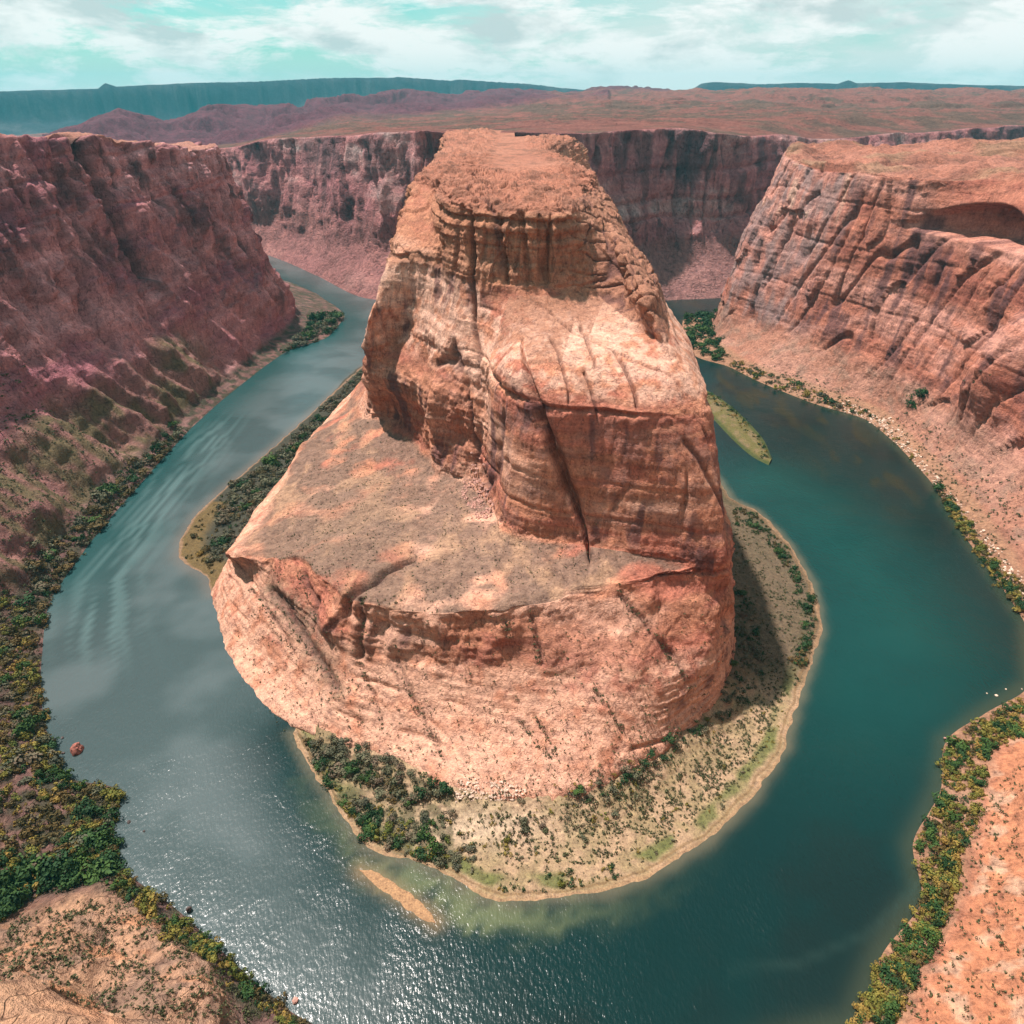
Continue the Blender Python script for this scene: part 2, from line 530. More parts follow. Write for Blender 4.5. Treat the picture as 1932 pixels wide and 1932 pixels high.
smooth_mask = sstep(60, 90, p[:, 2])
d = rock_disp(p, n, steep, cliff, 1.0, 1, flute=0.7, strata=1.25, lump=0.5)
# bench and beach edge stay calm
shz = sstep(156, 162, p[:, 2]) * (1 - sstep(190, 197, p[:, 2]))
ff = sstep(-35, -15, p[:, 0]) * sstep(84, 90, p[:, 2]) * (1 - sstep(150, 158, p[:, 2])) * (p[:, 1] < 400)
d *= 1 - 0.6 * ff
d *= 1 - 0.5 * shz
d *= 1 - 0.45 * (1 - sstep(38, 48, p[:, 2]))
bench = (1 - sstep(0.12, 0.3, steep)) * sstep(40, 50, p[:, 2]) * (1 - sstep(92, 100, p[:, 2]))
d *= 1 - 0.75 * bench
capz = sstep(196, 204, p[:, 2]) * cliff
d += capz * 1.4 * (ridged(p / np.array([16, 16, 70]), 2, 77) - 0.5)
# top of the butte: broken slabs
spine = np.repeat(np.linspace(0, 1, shp[0])[:, None], shp[1], 1).ravel()
d *= 1 - sstep(0.955, 0.985, spine)
topm = sstep(238, 243, p[:, 2]) * (1 - sstep(0.955, 0.985, spine))
slab = noise(p / np.array([22, 22, 9]), 91)
slab2 = noise(p / np.array([9, 9, 9]), 92)
d += topm * (2.8 * np.round(slab * 2.6) / 1.6 + 1.6 * np.round(slab2 * 2.4) / 2 + 1.0 * ridged(p / np.array([7, 7, 7]), 2, 93))
# joints
jw = joint_dirs(p, 50)
joint = np.zeros(len(p))
def add_joint(a, b, width, depth, jitter=1.0):
    global joint
    pp = p + np.stack([noise(p / 14, 60), noise(p / 14, 61), np.zeros(len(p))], 1) * jitter
    g, t = seg_groove(pp, a, b, width)
    e = sstep(0, 0.06, t) * (1 - sstep(0.94, 1.0, t))
    g = g * (0.25 + 0.75 * e)
    joint = np.maximum(joint, g * min(1, depth / 2.5))
    return -depth * g
JO = [ # (u,v,z) -> (u,v,z), width, depth
 ((1160,1130,70),(1295,1345,12),1.0,1.6), ((1120,1290,42),(1175,1400,16),0.6,0.9), ((1005,1330,35),(1050,1425,16),0.6,0.9),
 ((975,1340,33),(1040,1440,14),0.5,0.8), ((745,1240,42),(840,1450,8),0.8,1.3), ((675,1230,42),(725,1380,14),0.7,1.2),
 ((500,1090,44),(640,1320,16),2.2,3.0), ((470,1100,30),(560,1250,16),0.9,1.4), ((560,1070,60),(600,1180,42),1.4,2.4),
 ((1000,1150,72),(1020,1270,42),0.9,1.6), ((950,1155,72),(965,1250,42),0.8,1.2), ((690,1125,68),(680,1230,42),2.0,3.0),
 ((870,580,190),(950,720,165),0.8,1.4), ((815,560,188),(850,640,165),1.2,1.6), ((1095,610,186),(1125,690,177),0.7,1.0),
 ((1155,660,180),(1205,775,160),0.8,1.6), ((1040,640,182),(1075,760,162),0.6,1.0), ((1100,690,177),(1130,770,160),0.6,1.0),
 ((850,660,156),(870,770,122),1.4,2.5),
 ((1290,800,155),(1372,1010,95),0.9,1.0),
 ((895,430,236),(890,520,200),1.2,2.5), ((860,470,205),(950,540,198),1.0,1.2),
]
for a, b, w, dep in JO:
    k_ = 2.2 if a[2] > 150 else 1.25
    d += add_joint(P(*a), P(*b), w * 1.15, dep * k_)
d0 = d.copy()
# cross-bedded steps on the dome slope, and two broken ledges low on it
dm_ = (1 - sstep(40, 46, p[:, 2])) * sstep(7, 11, p[:, 2])
ph_ = (p[:, 2] + 0.10 * p[:, 0] + 4 * noise(p * [0.02, 0.02, 0], 55)) / 3.6
d += dm_ * 0.9 * ((ph_ - np.floor(ph_)) - 0.5) * sstep(-0.4, 0.3, noise(p / 22, 56))
for zl, am, x0_ in ((15, 1.8, -20), (30, 1.3, 10)):
    z_ = p[:, 2] - zl - 4 * noise(p * [0.025, 0.025, 0], 57)
    d -= am * np.exp(-(z_ / 0.8) ** 2) * sstep(-0.1, 0.2, noise(p / 30, 58 + zl)) * dm_
# many minor joints of the same family across shoulder blocks, dome and upper cliff
jf = (jw + 9 * noise(p * 0.02, 65)) / 17.0
fr_ = np.abs(jf - np.round(jf)) * 17.0
on = sstep(-0.15, 0.25, noise(np.stack([np.round(jf) * 3.3, p[:, 2] / 22, jf * 0], 1), 66))
jm = (sstep(158, 166, p[:, 2]) * (1 - sstep(186, 196, p[:, 2])) + 0.7 * sstep(90, 96, p[:, 2]) * (1 - sstep(150, 158, p[:, 2])) + 0.35 * (1 - sstep(42, 50, p[:, 2])) * sstep(8, 14, p[:, 2])) * on
gj = np.exp(-(fr_ / 0.8) ** 2) * jm
joint = np.maximum(joint, gj * 0.6)
d -= 2.4 * gj
for zl, am in ((184, 1.0),):
    zz_ = p[:, 2] - zl - 3 * noise(p * [0.02, 0.02, 0], 64)
    d += am * shz * sstep(-0.5, 0.3, noise(p / 25, 641)) * (np.exp(-((zz_ + 2.2) / 2.2) ** 2) - np.exp(-((zz_ - 0.6) / 1.0) ** 2)) * sstep(-30, -10, p[:, 0])
# cap cliff: columns and clefts
cm = sstep(198, 203, p[:, 2]) * (1 - sstep(238, 243, p[:, 2]))
col_ = np.abs(noise(np.stack([(p[:, 0] + 0.2 * p[:, 1]) / 13, p[:, 1] / 40, p[:, 2] / 400], 1), 67))
d -= 4.5 * cm * cliff * np.exp(-(col_ / 0.10) ** 2)
d += cm * 1.8 * np.round(1.5 * noise(np.stack([(p[:, 0] + 0.2 * p[:, 1]) / 16, p[:, 1] / 60, p[:, 2] / 60], 1), 68))
# lattice of cracks on the right flank of the cap
lw1 = p[:, 1] * 0.5 + p[:, 2] * 0.8 + 2.5 * noise(p / 12, 681)
lw2 = p[:, 1] * 0.6 - p[:, 2] * 0.75 + p[:, 0] * 0.4 + 2.5 * noise(p / 12, 682)
LATT = np.maximum(np.exp(-((np.abs(lw1 / 9 - np.round(lw1 / 9)) * 9) / 0.6) ** 2), np.exp(-((np.abs(lw2 / 11 - np.round(lw2 / 11)) * 11) / 0.6) ** 2))
lm_ = sstep(192, 200, p[:, 2]) * (1 - sstep(238, 243, p[:, 2])) * sstep(28, 45, p[:, 0])
d -= 1.8 * LATT * lm_
# overhanging ledge bands round the cap
for zl, hgt, am in ((236, 3.0, 2.6), (229, 2.2, 1.6), (222, 2.0, 1.2)):
    d += am * cliff * sstep(zl - 1, zl, p[:, 2] + 2 * noise(p / 30, 69)) * (1 - sstep(zl + hgt, zl + hgt + 2, p[:, 2] + 2 * noise(p / 30, 69)))
# the great crack down the front: widens in the middle
A_, B_ = P(985, 690, 176), P(1108, 1035, 83)
pp = p + np.stack([noise(p / 18, 60), noise(p / 18, 61), np.zeros(len(p))], 1) * 0.7
a2 = np.array(A_[:2]); b2 = np.array(B_[:2])
dd = b2 - a2
Lc = np.linalg.norm(dd); dd = dd / Lc
# line of the crack seen on the face: measured in the face, so use x against height
zc = np.clip((p[:, 2] - 82) / 94, 0, 1)
yfoot = 0
cx = np.interp(p[:, 2], [82, 100, 125, 150, 176], [P(1108,1035,83)[0], P(1085,960,100)[0], P(1050,880,125)[0], P(1012,770,150)[0], P(985,690,176)[0]])
front = sstep(300, 310, p[:, 1]) * (1 - sstep(400, 410, p[:, 1]))
cwid = np.interp(p[:, 2], [80, 92, 110, 140, 165, 178], [0.5, 1.4, 2.9, 3.2, 2.0, 0.5])
off = (p[:, 0] - cx - 0.6 * noise(p / 12, 63)) / cwid
crack = np.where(off < 0, np.exp(-(off / 0.75) ** 2 * 2.2), np.exp(-(off / 1.6) ** 2)) * front * sstep(79, 84, p[:, 2]) * (1 - sstep(176, 181, p[:, 2]))
d -= 13 * crack
# undercut bedding seam under the shoulder, and smaller seams
def seam(zl, w, dep, mask=1.0, wob=2.5, seed=70):
    z0 = zl + wob * noise(p * [0.018, 0.018, 0], seed)
    return -dep * np.exp(-((p[:, 2] - z0) / w) ** 2) * mask
frontface = sstep(-40, -20, p[:, 0]) * (1 - sstep(470, 500, p[:, 1]))
d += seam(159, 1.3, 3.0, frontface * cliff)
d += np.where((p[:, 2] > 159) & (p[:, 2] < 176), 1.4, 0) * frontface * cliff
d += seam(120, 0.8, 0.8, frontface * cliff, 3, 71)
d += seam(101, 0.8, 1.0, frontface * cliff, 3, 72)
right = sstep(60, 80, p[:, 0]) * (1 - sstep(385, 400, p[:, 1]))
d += seam(78.5, 1.2, 3.0, right * cliff, 1.0, 73)
# recess in the left of the upper cliff with its pillar
def blob(c, r):
    q = (p - np.array(c)) / np.array(r)
    return np.exp(-(q ** 2).sum(1))
d -= 20 * blob(P(872, 800, 108), (9, 15, 27))
d -= 9 * blob(P(800, 720, 125), (4, 9, 30))
d += 7 * blob(P(825, 770, 118), (6, 9, 30))
d -= 5 * blob(P(885, 900, 86), (8, 8, 8))
# lower cliff: shallow alcoves under the rim
lowc = cliff * sstep(44, 52, p[:, 2]) * (1 - sstep(66, 72, p[:, 2])) * (p[:, 1] < 345)
d -= 3.0 * lowc * sstep(-0.2, 0.4, noise(p / np.array([16, 16, 40]), 81))
d -= 5 * blob(P(720, 1190, 54), (5, 6, 9))
d -= 4 * blob(P(655, 1180, 54), (4, 6, 9))
d -= 2.5 * blob(P(1265, 1110, 72), (7, 5, 5))
bz = sstep(36, 46, p[:, 2]) * (1 - sstep(86, 94, p[:, 2]))
rag = np.stack([noise(p / np.array([26, 26, 60]), 87) * 3.2 + noise(p / np.array([8, 8, 20]), 88) * 1.3, noise(p / np.array([26, 26, 60]), 89) * 3.2 + noise(p / np.array([8, 8, 20]), 90) * 1.3, 0 * p[:, 0]], 1) * (bz * (p[:, 2] < 80))[:, None]
p0 = p
bump_ = bench * (2.2 * fbm(p / np.array([34, 34, 400]), 3, 95) + 0.9 * np.round(2 * noise(p / np.array([15, 15, 400]), 96)) / 2 + 4.5 * np.exp(-(((u_ - 660) / 120) ** 2 + ((v_ - 1000) / 80) ** 2)))
ga = poly_dist(p + np.stack([noise(p / 9, 85), noise(p / 9, 86), 0 * p[:, 0]], 1) * 2, [P(652,1150,60), P(690,1108,68), P(740,1080,69), P(775,1055,70)])
d -= 6.5 * np.exp(-(ga / 2.4) ** 2) * sstep(40, 55, p[:, 2])
P1 = p + n * d[:, None] + rag
P1[:, 2] += bump_
cap_overhang = 0
# colour
c = rock_colour(p, steep, seed=10)
pink = np.exp(-(((u_ - 1120) / 130) ** 2 + ((v_ - 1240) / 90) ** 2))
c = lerp(c, np.array([0.70, 0.36, 0.27]), pink * 0.35)
n3 = fbm(p / 9, 4, 200)
n4 = fbm(p / 3.0, 3, 210)
dome = (1 - sstep(42, 50, p[:, 2]))
c = lerp(c, np.array([0.71, 0.405, 0.285]), dome * sstep(-0.7, 0.3, n3) * 0.8)
# shoulder blocks are bleached
sh = sstep(160, 166, p[:, 2]) * (1 - sstep(184, 192, p[:, 2])) + sstep(135, 150, p[:, 2]) * (p[:, 0] < -20) * (1 - sstep(190, 200, p[:, 2]))
c = lerp(c, np.array([0.72, 0.44, 0.33]), np.clip(sh, 0, 1) * sstep(-0.5, 0.3, n3) * 0.7)
# brown rubble slope between shoulder and cap
tal = in_poly(u_, v_, [(960,560),(1140,560),(1110,640),(1085,600),(1060,680),(1000,690),(985,640),(930,660),(950,600)])
c = lerp(c, np.array([0.36, 0.175, 0.115]), tal * sstep(-0.9, 0.2, n4) * 0.85 * (p[:, 2] > 165))
# cap rock brown red
capc = sstep(196, 202, p[:, 2])
c = lerp(c, np.array([0.37, 0.165, 0.095]), capc * (0.35 + 0.45 * cliff))
# bench: gravel with grey-green scrub
sc_ = bench * sstep(-0.35, 0.35, fbm(p / np.array([24, 24, 24]), 4, 220) + 0.35)
c = lerp(c, GREYG * 0.85 * (0.78 + 0.25 * fbm(p / 5, 3, 225))[:, None], np.clip(sc_, 0, 1) * 0.92)
left_apron = sstep(0.05, 0.2, bench)
c = lerp(c, np.array([0.58, 0.34, 0.20]), 0.6 * left_apron * sstep(0.25, 0.8, fbm(p / np.array([22, 40, 12]), 4, 230) + 0.5 * np.exp(-((v_ - 960 - 0.15 * (u_ - 700)) / 60) ** 2) * (u_ < 1000)) * 0.6)
gul = poly_dist(p, [P(500,1090,44), P(570,1200,30), P(640,1320,16)])
c = lerp(c, np.array([0.25, 0.18, 0.12]), np.exp(-(gul / 5.5) ** 2) * sstep(-0.6, 0.2, n4) * 0.8)
c = lerp(c, np.array([0.30, 0.10, 0.075]), np.clip(blob(P(872, 800, 108), (12, 18, 30)) * 1.3, 0, 1) * 0.7)  # shade inside the recess, painted as a darker red
mot = ff * sstep(0.0, 0.5, fbm(p / np.array([14, 14, 9]), 4, 240))
c = lerp(c, np.array([0.30, 0.16, 0.13]), mot * 0.5)
bnd = fbm(np.stack([p[:, 0] * 0.006, p[:, 1] * 0.006, p[:, 2] * 0.28], 1), 3, 241)
c *= (1 + 0.22 * bnd * cliff)[:, None]
tp = sstep(236, 241, p[:, 2])
c = lerp(c, np.array([0.36, 0.145, 0.095]), tp * 0.8)
c = lerp(c, np.array([0.20, 0.09, 0.06]), tp * sstep(0.0, 0.45, fbm(p / np.array([16, 30, 8]), 4, 243)) * 0.65)
lat = in_poly(u_, v_, [(1085,375),(1135,350),(1190,430),(1270,600),(1255,640),(1180,600),(1120,545)]) * (p[:, 2] > 188)
c = lerp(c, np.array([0.36, 0.17, 0.11]), lat * 0.75)
c = lerp(c, VARN * 0.8, lat * np.clip(LATT, 0, 1) * 0.7)
mnd = np.exp(-(((u_ - 660) / 130) ** 2 + ((v_ - 1010) / 85) ** 2) ** 1.5) * bench
c = lerp(c, np.array([0.22, 0.14, 0.10]), mnd * 0.6)
c = lerp(c, VARN, np.exp(-(ga / 2.6) ** 2) * sstep(40, 55, p[:, 2]) * 0.5)  # shadow along the bench gully, darkened into the rock colour
c = lerp(c, VARN * 0.6, np.clip(joint, 0, 1) * 0.6)
c *= (1 + 0.16 * n4)[:, None]
c = np.clip(c, 0.01, 0.9)
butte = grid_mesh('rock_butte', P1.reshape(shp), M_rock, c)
tag(butte, kind='structure')
GROUND = [P1]

# =================================================================== OUTER WALLS
def fin(a, b, ts, zs=None):
    return [blend(a, b, t) for t in ts]

LW = [ # shore, bank, talus top, cliff mid, upper cliff, rim, far point
 [W(20,104),W(18,88,8),W(12,62,70),W(8,42,150),W(8,15,215),W(5,-14,284),W(0,-900,300)],
 [P(590,1932),W(-88,108,9),W(-112,76,70),W(-122,52,150),W(-126,28,220),W(-130,0,276),W(-300,-900,300)],
 [P(480,1850),P(420,1880,12),P(300,2050,50),W(-165,62,150),W(-170,40,210),W(-178,20,270),W(-700,-900,298)],
 [P(340,1720),P(290,1730,10),P(130,1905,34),W(-205,80,140),W(-215,55,205),W(-225,35,270),W(-1300,-900,296)],
 [P(232,1635),P(190,1665,8),P(0,1860,32),W(-255,110,130),W(-270,95,200),W(-285,80,276),W(-1800,-700,294)],
 [P(214,1560),P(40,1700,7),W(-238,150,20),W(-295,150,110),W(-315,145,190),W(-330,140,272),W(-2100,-400,290)],
 [P(222,1490),P(0,1560,8),W(-275,205,36),W(-325,200,110),W(-345,195,190),W(-362,190,270),W(-2300,-100,288)],
 [P(135,1468),P(0,1460,8),W(-300,250,38),W(-345,240,115),W(-370,235,195),W(-390,230,270),W(-2400,50,286)],
 [P(95,1400),P(0,1370,8),W(-325,285,42),W(-365,280,120),W(-390,275,200),W(-410,270,270),W(-2500,200,284)],
 [P(78,1240),W(-318,325,6),W(-365,330,52),W(-400,335,120),W(-425,335,200),W(-445,340,269),W(-2500,350,282)],
 [W(-322,400),W(-336,400,5),W(-388,410,58),W(-430,420,130),W(-452,420,200),W(-475,420,268),W(-2500,500,280)],
 [W(-333,536),W(-346,536,5),W(-410,536,62),W(-452,536,130),W(-478,540,200),W(-502,540,268),W(-2500,700,276)],
 [W(-336,640),W(-347,640,5),W(-402,640,64),W(-448,640,130),W(-474,640,200),W(-500,640,267),W(-2500,900,268)],
 [W(-334,720),W(-347,720,5),W(-392,720,66),W(-432,720,130),W(-456,720,200),W(-484,725,266),W(-2500,1100,262)],
 [W(-322,836),W(-336,836,5),W(-383,836,70),W(-420,836,140),W(-445,836,205),W(-464,830,262),W(-2500,1300,240)],
 [W(-306,930),W(-330,935,5),W(-374,950,70),W(-402,950,140),W(-422,950,200),W(-440,945,250),W(-2500,1500,225)],
 [W(-265,1000),W(-322,1030,5),W(-352,1050,65),W(-374,1055,130),W(-388,1060,190),W(-402,1060,238),W(-2500,1650,200)],
 [W(-262,1090),W(-335,1120,5),W(-368,1100,65),W(-386,1092,130),W(-398,1090,190),W(-414,1088,236),W(-2500,1700,195)],
 [W(-330,1230),W(-400,1220,5),W(-425,1190,65),W(-435,1175,130),W(-442,1160,190),W(-450,1150,232),W(-2500,1750,190)],
 [W(-560,1480),W(-590,1450,5),W(-600,1420,65),W(-605,1400,130),W(-610,1385,190),W(-615,1370,225),W(-2500,1800,180)],
 [W(-1500,1950),W(-1500,1930,5),W(-1500,1900,65),W(-1500,1880,110),W(-1500,1870,150),W(-1500,1860,190),W(-2600,1900,170)],
]
def extend(cols, ts=(0.012, 0.04, 0.12, 0.35), curve=0.0):
    out = []
    for c in cols:
        c = list(c)
        rim, far = c[-2], c[-1]
        mid = [blend(rim, far, t) for t in ts]
        sh = c[0]; bk = c[1]
        dx, dy = sh[0] - bk[0], sh[1] - bk[1]
        L = math.hypot(dx, dy) or 1
        skirt = (sh[0] + dx / L * 10, sh[1] + dy / L * 10, -6)
        c[0] = (sh[0], sh[1], 0.0)
        out.append([skirt] + c[:-1] + mid + [far])
    return out

def wall(name, cols, ncol, nrow, cw, rw, mat, seed, palette, featfn=None, colfn=None, plane_gain=1.0, sgain=1.2, fgain=1.5, lgain=1.0):
    global p, n, joint
    G = loft(extend(cols), ncol, nrow, cw, rw)
    shp = G.shape
    p = G.reshape(-1, 3)
    n = gnormals(G).reshape(-1, 3)
    if n[:, 2].mean() < 0:
        n = -n
    steep = 1 - np.clip(n[:, 2], 0, 1)
    cliff = sstep(0.3, 0.6, steep) * sstep(12, 40, p[:, 2])
    low = sstep(1.0, 14, p[:, 2])
    d = rock_disp(p, n, steep, cliff, 1.35, seed, flute=fgain, strata=sgain, lump=lgain) * (0.04 + 0.96 * low)
    if featfn is not None:
        d = d + featfn(p, n, steep, cliff)
    # plateau tops: rolling slickrock, worn into steps
    top = sstep(0.75, 0.9, n[:, 2]) * (p[:, 2] > 150)
    q = p / np.array([90, 90, 200])
    h = 7 * fbm(q, 5, seed + 70) * plane_gain
    h = h + 2.6 * (np.round(fbm(p * [1 / 34, 1 / 34, 0], 3, seed + 80) * 3) / 3) * plane_gain + 1.2 * ridged(p * [1 / 14, 1 / 14, 0], 2, seed + 83) * plane_gain
    calm = 0.15 + 0.85 * sstep(60, 320, np.hypot(p[:, 0], p[:, 1]) - 0.0)
    high = sstep(150, 220, p[:, 2])
    k_ = 1 - high * (1 - calm)
    P1 = p + n * (d * k_)[:, None] * (1 - 0.6 * top)[:, None]
    P1[:, 2] += h * top * k_
    if name.startswith('right'):
        P1[:, 0] += ARCH
    c = rock_colour(p, steep, *palette, seed=seed + 90, sc=0.7)
    if colfn is not None:
        c = colfn(c, p, steep, cliff)
    c = np.clip(c * (1 + 0.14 * fbm(p / 4, 2, seed + 99))[:, None], 0.008, 0.9)
    o = grid_mesh(name, P1.reshape(shp), mat, c)
    tag(o, kind='structure')
    GROUND.append(P1)
    return o

def left_feat(p, n, steep, cliff):
    y = p[:, 1] + 6 * noise(p / 40, 300)
    d = np.zeros(len(p))
    zf = sstep(40, 90, p[:, 2])
    # chutes running down the wall: (y at top, y at bottom, width, depth, z range)
    for yt, yb, w, dep, z0, z1 in ((832, 815, 7, 26, 110, 290), (760, 690, 5, 9, 60, 200), (900, 880, 6, 10, 70, 280), (700, 640, 7, 8, 60, 280), (955, 950, 5, 9, 90, 280), (1010, 1000, 4, 7, 70, 260), (620, 600, 6, 6, 60, 280), (865, 760, 5, 7, 60, 160), (1040,1030,3,6,80,250)):
        yy = yb + (yt - yb) * np.clip((p[:, 2] - 50) / 210, 0, 1)
        d -= dep * np.exp(-((y - yy) / w) ** 2) * sstep(z0, z0 + 25, p[:, 2]) * (1 - sstep(z1 - 5, z1, p[:, 2]))
    # narrow clefts and slanting joints
    gj_ = np.random.default_rng(31)
    for i_ in range(26):
        y0_ = 420 + i_ * 25 + gj_.uniform(-9, 9)
        sl_ = gj_.uniform(-35, 60)
        z0_ = gj_.uniform(50, 150); z1_ = z0_ + gj_.uniform(60, 170)
        w_ = gj_.uniform(1.4, 2.8); dp_ = gj_.uniform(4, 10)
        yy = y0_ + sl_ * (p[:, 2] - 150) / 150 + 2.5 * noise(p / 16, 350)
        d -= dp_ * np.exp(-((p[:, 1] - yy) / w_) ** 2) * sstep(z0_, z0_ + 15, p[:, 2]) * (1 - sstep(z1_ - 8, z1_, p[:, 2])) * cliff
    for zl in (246, 226, 196):
        d -= 2.4 * cliff * np.exp(-((p[:, 2] - zl - 8 * noise(p * [0.01, 0.01, 0], 352)) / 1.8) ** 2)
    # buttresses
    d += 7 * (ridged(np.stack([p[:, 0] * 0, y / 55, p[:, 2] / 400], 1), 2, 310) - 0.5) * zf * cliff
    d += 5.5 * cliff * zf * (ridged(np.stack([p[:, 0] * 0, (y + 0.25 * p[:, 2]) / 21, p[:, 2] / 130], 1), 3, 315) - 0.5)
    d -= 5 * cliff * zf * np.exp(-(np.abs(noise(np.stack([p[:, 0] * 0, y / 30, p[:, 2] / 160], 1), 317)) / 0.05) ** 2)
    d += 6 * cliff * np.round(1.5 * noise(np.stack([p[:, 0] * 0, (y - 0.35 * p[:, 2]) / 34, p[:, 2] / 90], 1), 318))
    # talus cones near the river
    tz = sstep(6, 20, p[:, 2]) * (1 - sstep(55, 80, p[:, 2])) * (p[:, 1] > 330)
    d += tz * 9 * (ridged(np.stack([p[:, 0] * 0, (y + 0.35 * p[:, 2]) / 42, p[:, 2] * 0], 1), 2, 320) - 0.5)
    # near left hillside gullies
    nearm = (p[:, 1] < 330) * sstep(8, 20, p[:, 2])
    d += nearm * 3.0 * ridged(p / np.array([26, 26, 90]), 2, 330)
    return d

def left_col(c, p, steep, cliff):
    ta = sstep(4, 12, p[:, 2]) * (1 - sstep(48, 80, p[:, 2] + 14 * noise(p / 30, 340))) * (p[:, 1] > 300) * (1 - sstep(760, 860, p[:, 1]))
    c = lerp(c, OLIVE, ta * (0.45 + 0.5 * sstep(-0.3, 0.3, fbm(p / np.array([30, 14, 60]), 3, 341))))
    near = (p[:, 1] < 260) * sstep(5, 12, p[:, 2])
    c = lerp(c, np.array([0.40, 0.235, 0.135]), near * 0.85)
    c = lerp(c, GREYG * 0.8, near * sstep(-0.2, 0.4, fbm(p / 14, 4, 342)) * 0.75)
    c = lerp(c, np.array([0.50, 0.22, 0.11]), near * sstep(0.25, 0.6, fbm(p / np.array([30, 8, 30]), 3, 343)) * 0.6)
    fl = (1 - sstep(6, 14, p[:, 2]))
    c = lerp(c, np.array([0.065, 0.055, 0.035]), fl * (0.7 + 0.3 * sstep(-0.3, 0.3, noise(p / 8, 344))))
    top = sstep(0.75, 0.95, 1 - steep) * (p[:, 2] > 200)
    c = lerp(c, np.array([0.36, 0.165, 0.11]), top * 0.8)
    yt = np.interp(p[:, 2], [50, 260], [815, 832])
    c = lerp(c, VARN * 0.35, np.exp(-((p[:, 1] - yt + 3 * noise(p / 12, 346)) / 9) ** 2) * sstep(70, 130, p[:, 2]) * 0.85)
    c = lerp(c, np.array([0.48, 0.22, 0.22]), np.exp(-((p[:, 1] - 700 - 0.15 * p[:, 2]) / 22) ** 2) * sstep(30, 60, p[:, 2]) * (1 - sstep(120, 160, p[:, 2])) * 0.6)
    return c

PAL_L = (np.array([0.40, 0.165, 0.165]), np.array([0.58, 0.29, 0.29]), VARN * 0.5, np.array([0.28, 0.095, 0.125]))
cwL = [0.3, 0.6, 1, 1, 1, 1, 1, 1, 1, 1, 1, 1, 1, 1.1, 1.1, 1.1, 1.1, 0.6, 0.2, 0.05]
rwL = [0.6, 1.3, 1.2, 1.3, 1.3, 1.3, 0.9, 0.5, 0.25, 0.06, 0.02]
wall('left_canyon_wall', LW, 620, 330, cwL, rwL, M_wall, 400, PAL_L, left_feat, left_col, 1.0, 0.8, 1.0)

RW = [
 [W(20,104),W(18,88,8),W(14,62,70),W(12,42,150),W(12,15,215),W(14,-14,284),W(10,-900,300)],
 [P(1612,1932),P(1715,1960,8),W(160,70,60),W(170,52,150),W(175,28,220),W(180,0,276),W(600,-900,300)],
 [P(1665,1800),P(1760,1840,8),W(200,100,50),W(225,80,140),W(235,60,210),W(245,35,270),W(1200,-900,300)],
 [P(1740,1690),P(1830,1700,8),W(235,145,50),W(265,120,140),W(280,105,220),W(292,90,278),W(1700,-800,300)],
 [P(1722,1600),P(1850,1580,8),W(255,180,52),W(292,160,140),W(310,150,220),W(325,140,272),W(2000,-600,300)],
 [P(1775,1490),P(1870,1470,8),W(285,215,52),W(325,200,140),W(345,190,215),W(360,180,266),W(2200,-400,300)],
 [P(1785,1400),P(1890,1400,7),W(310,240,50),W(355,228,130),W(380,220,205),W(400,215,262),W(2400,-200,298)],
 [P(1860,1345),P(1960,1355,7),W(340,262,48),W(385,255,130),W(412,250,200),W(432,245,258),W(2500,0,296)],
 [P(1945,1290),W(335,295,7),W(385,290,48),W(420,290,130),W(445,290,200),W(465,290,254),W(2500,80,292)],
 [W(338,357),W(356,352,7),W(410,345,48),W(440,345,125),W(462,345,195),W(482,345,248),W(2500,150,288)],
 [W(357,459),W(378,455,6),W(425,450,48),W(448,450,120),W(468,450,190),W(492,450,242),W(2500,300,284)],
 [W(379,566),W(396,566,6),W(422,566,42),W(446,566,115),W(462,566,180),W(490,566,236),W(2500,450,280)],
 [W(384,640),W(400,640,6),W(424,640,42),W(444,640,115),W(458,645,180),W(488,650,233),W(2500,560,278)],
 [W(382,690),W(402,700,6),W(420,705,44),W(438,705,115),W(452,715,180),W(486,735,230),W(2500,660,276)],
 [W(340,745),W(362,775,6),W(392,790,45),W(405,800,115),W(414,805,178),W(424,795,226),W(2500,760,274)],
 [W(300,815),W(322,835,6),W(362,850,45),W(380,855,120),W(390,860,180),W(398,865,223),W(2500,830,272)],
 [P(1375,692),W(296,890,6),W(342,905,45),W(356,910,120),W(366,915,180),W(376,918,223),W(2500,900,270)],
 [P(1308,668),W(285,960,5),W(302,1000,45),W(318,1000,120),W(340,1005,180),W(356,1005,231),W(2500,980,268)],
 [P(1290,604),W(300,1060,5),W(310,1055,45),W(328,1050,120),W(348,1048,180),W(366,1045,234),W(2500,1020,266)],
 [P(1366,592),W(352,1110,5),W(356,1096,45),W(364,1088,120),W(370,1084,180),W(380,1078,235),W(2500,1060,265)],
 [W(620,1290),W(622,1270,5),W(624,1250,45),W(626,1235,120),W(628,1225,180),W(632,1215,232),W(2500,1300,262)],
 [W(1500,1800),W(1500,1780,5),W(1500,1760,45),W(1500,1740,120),W(1500,1730,180),W(1500,1720,228),W(2600,1720,258)],
]
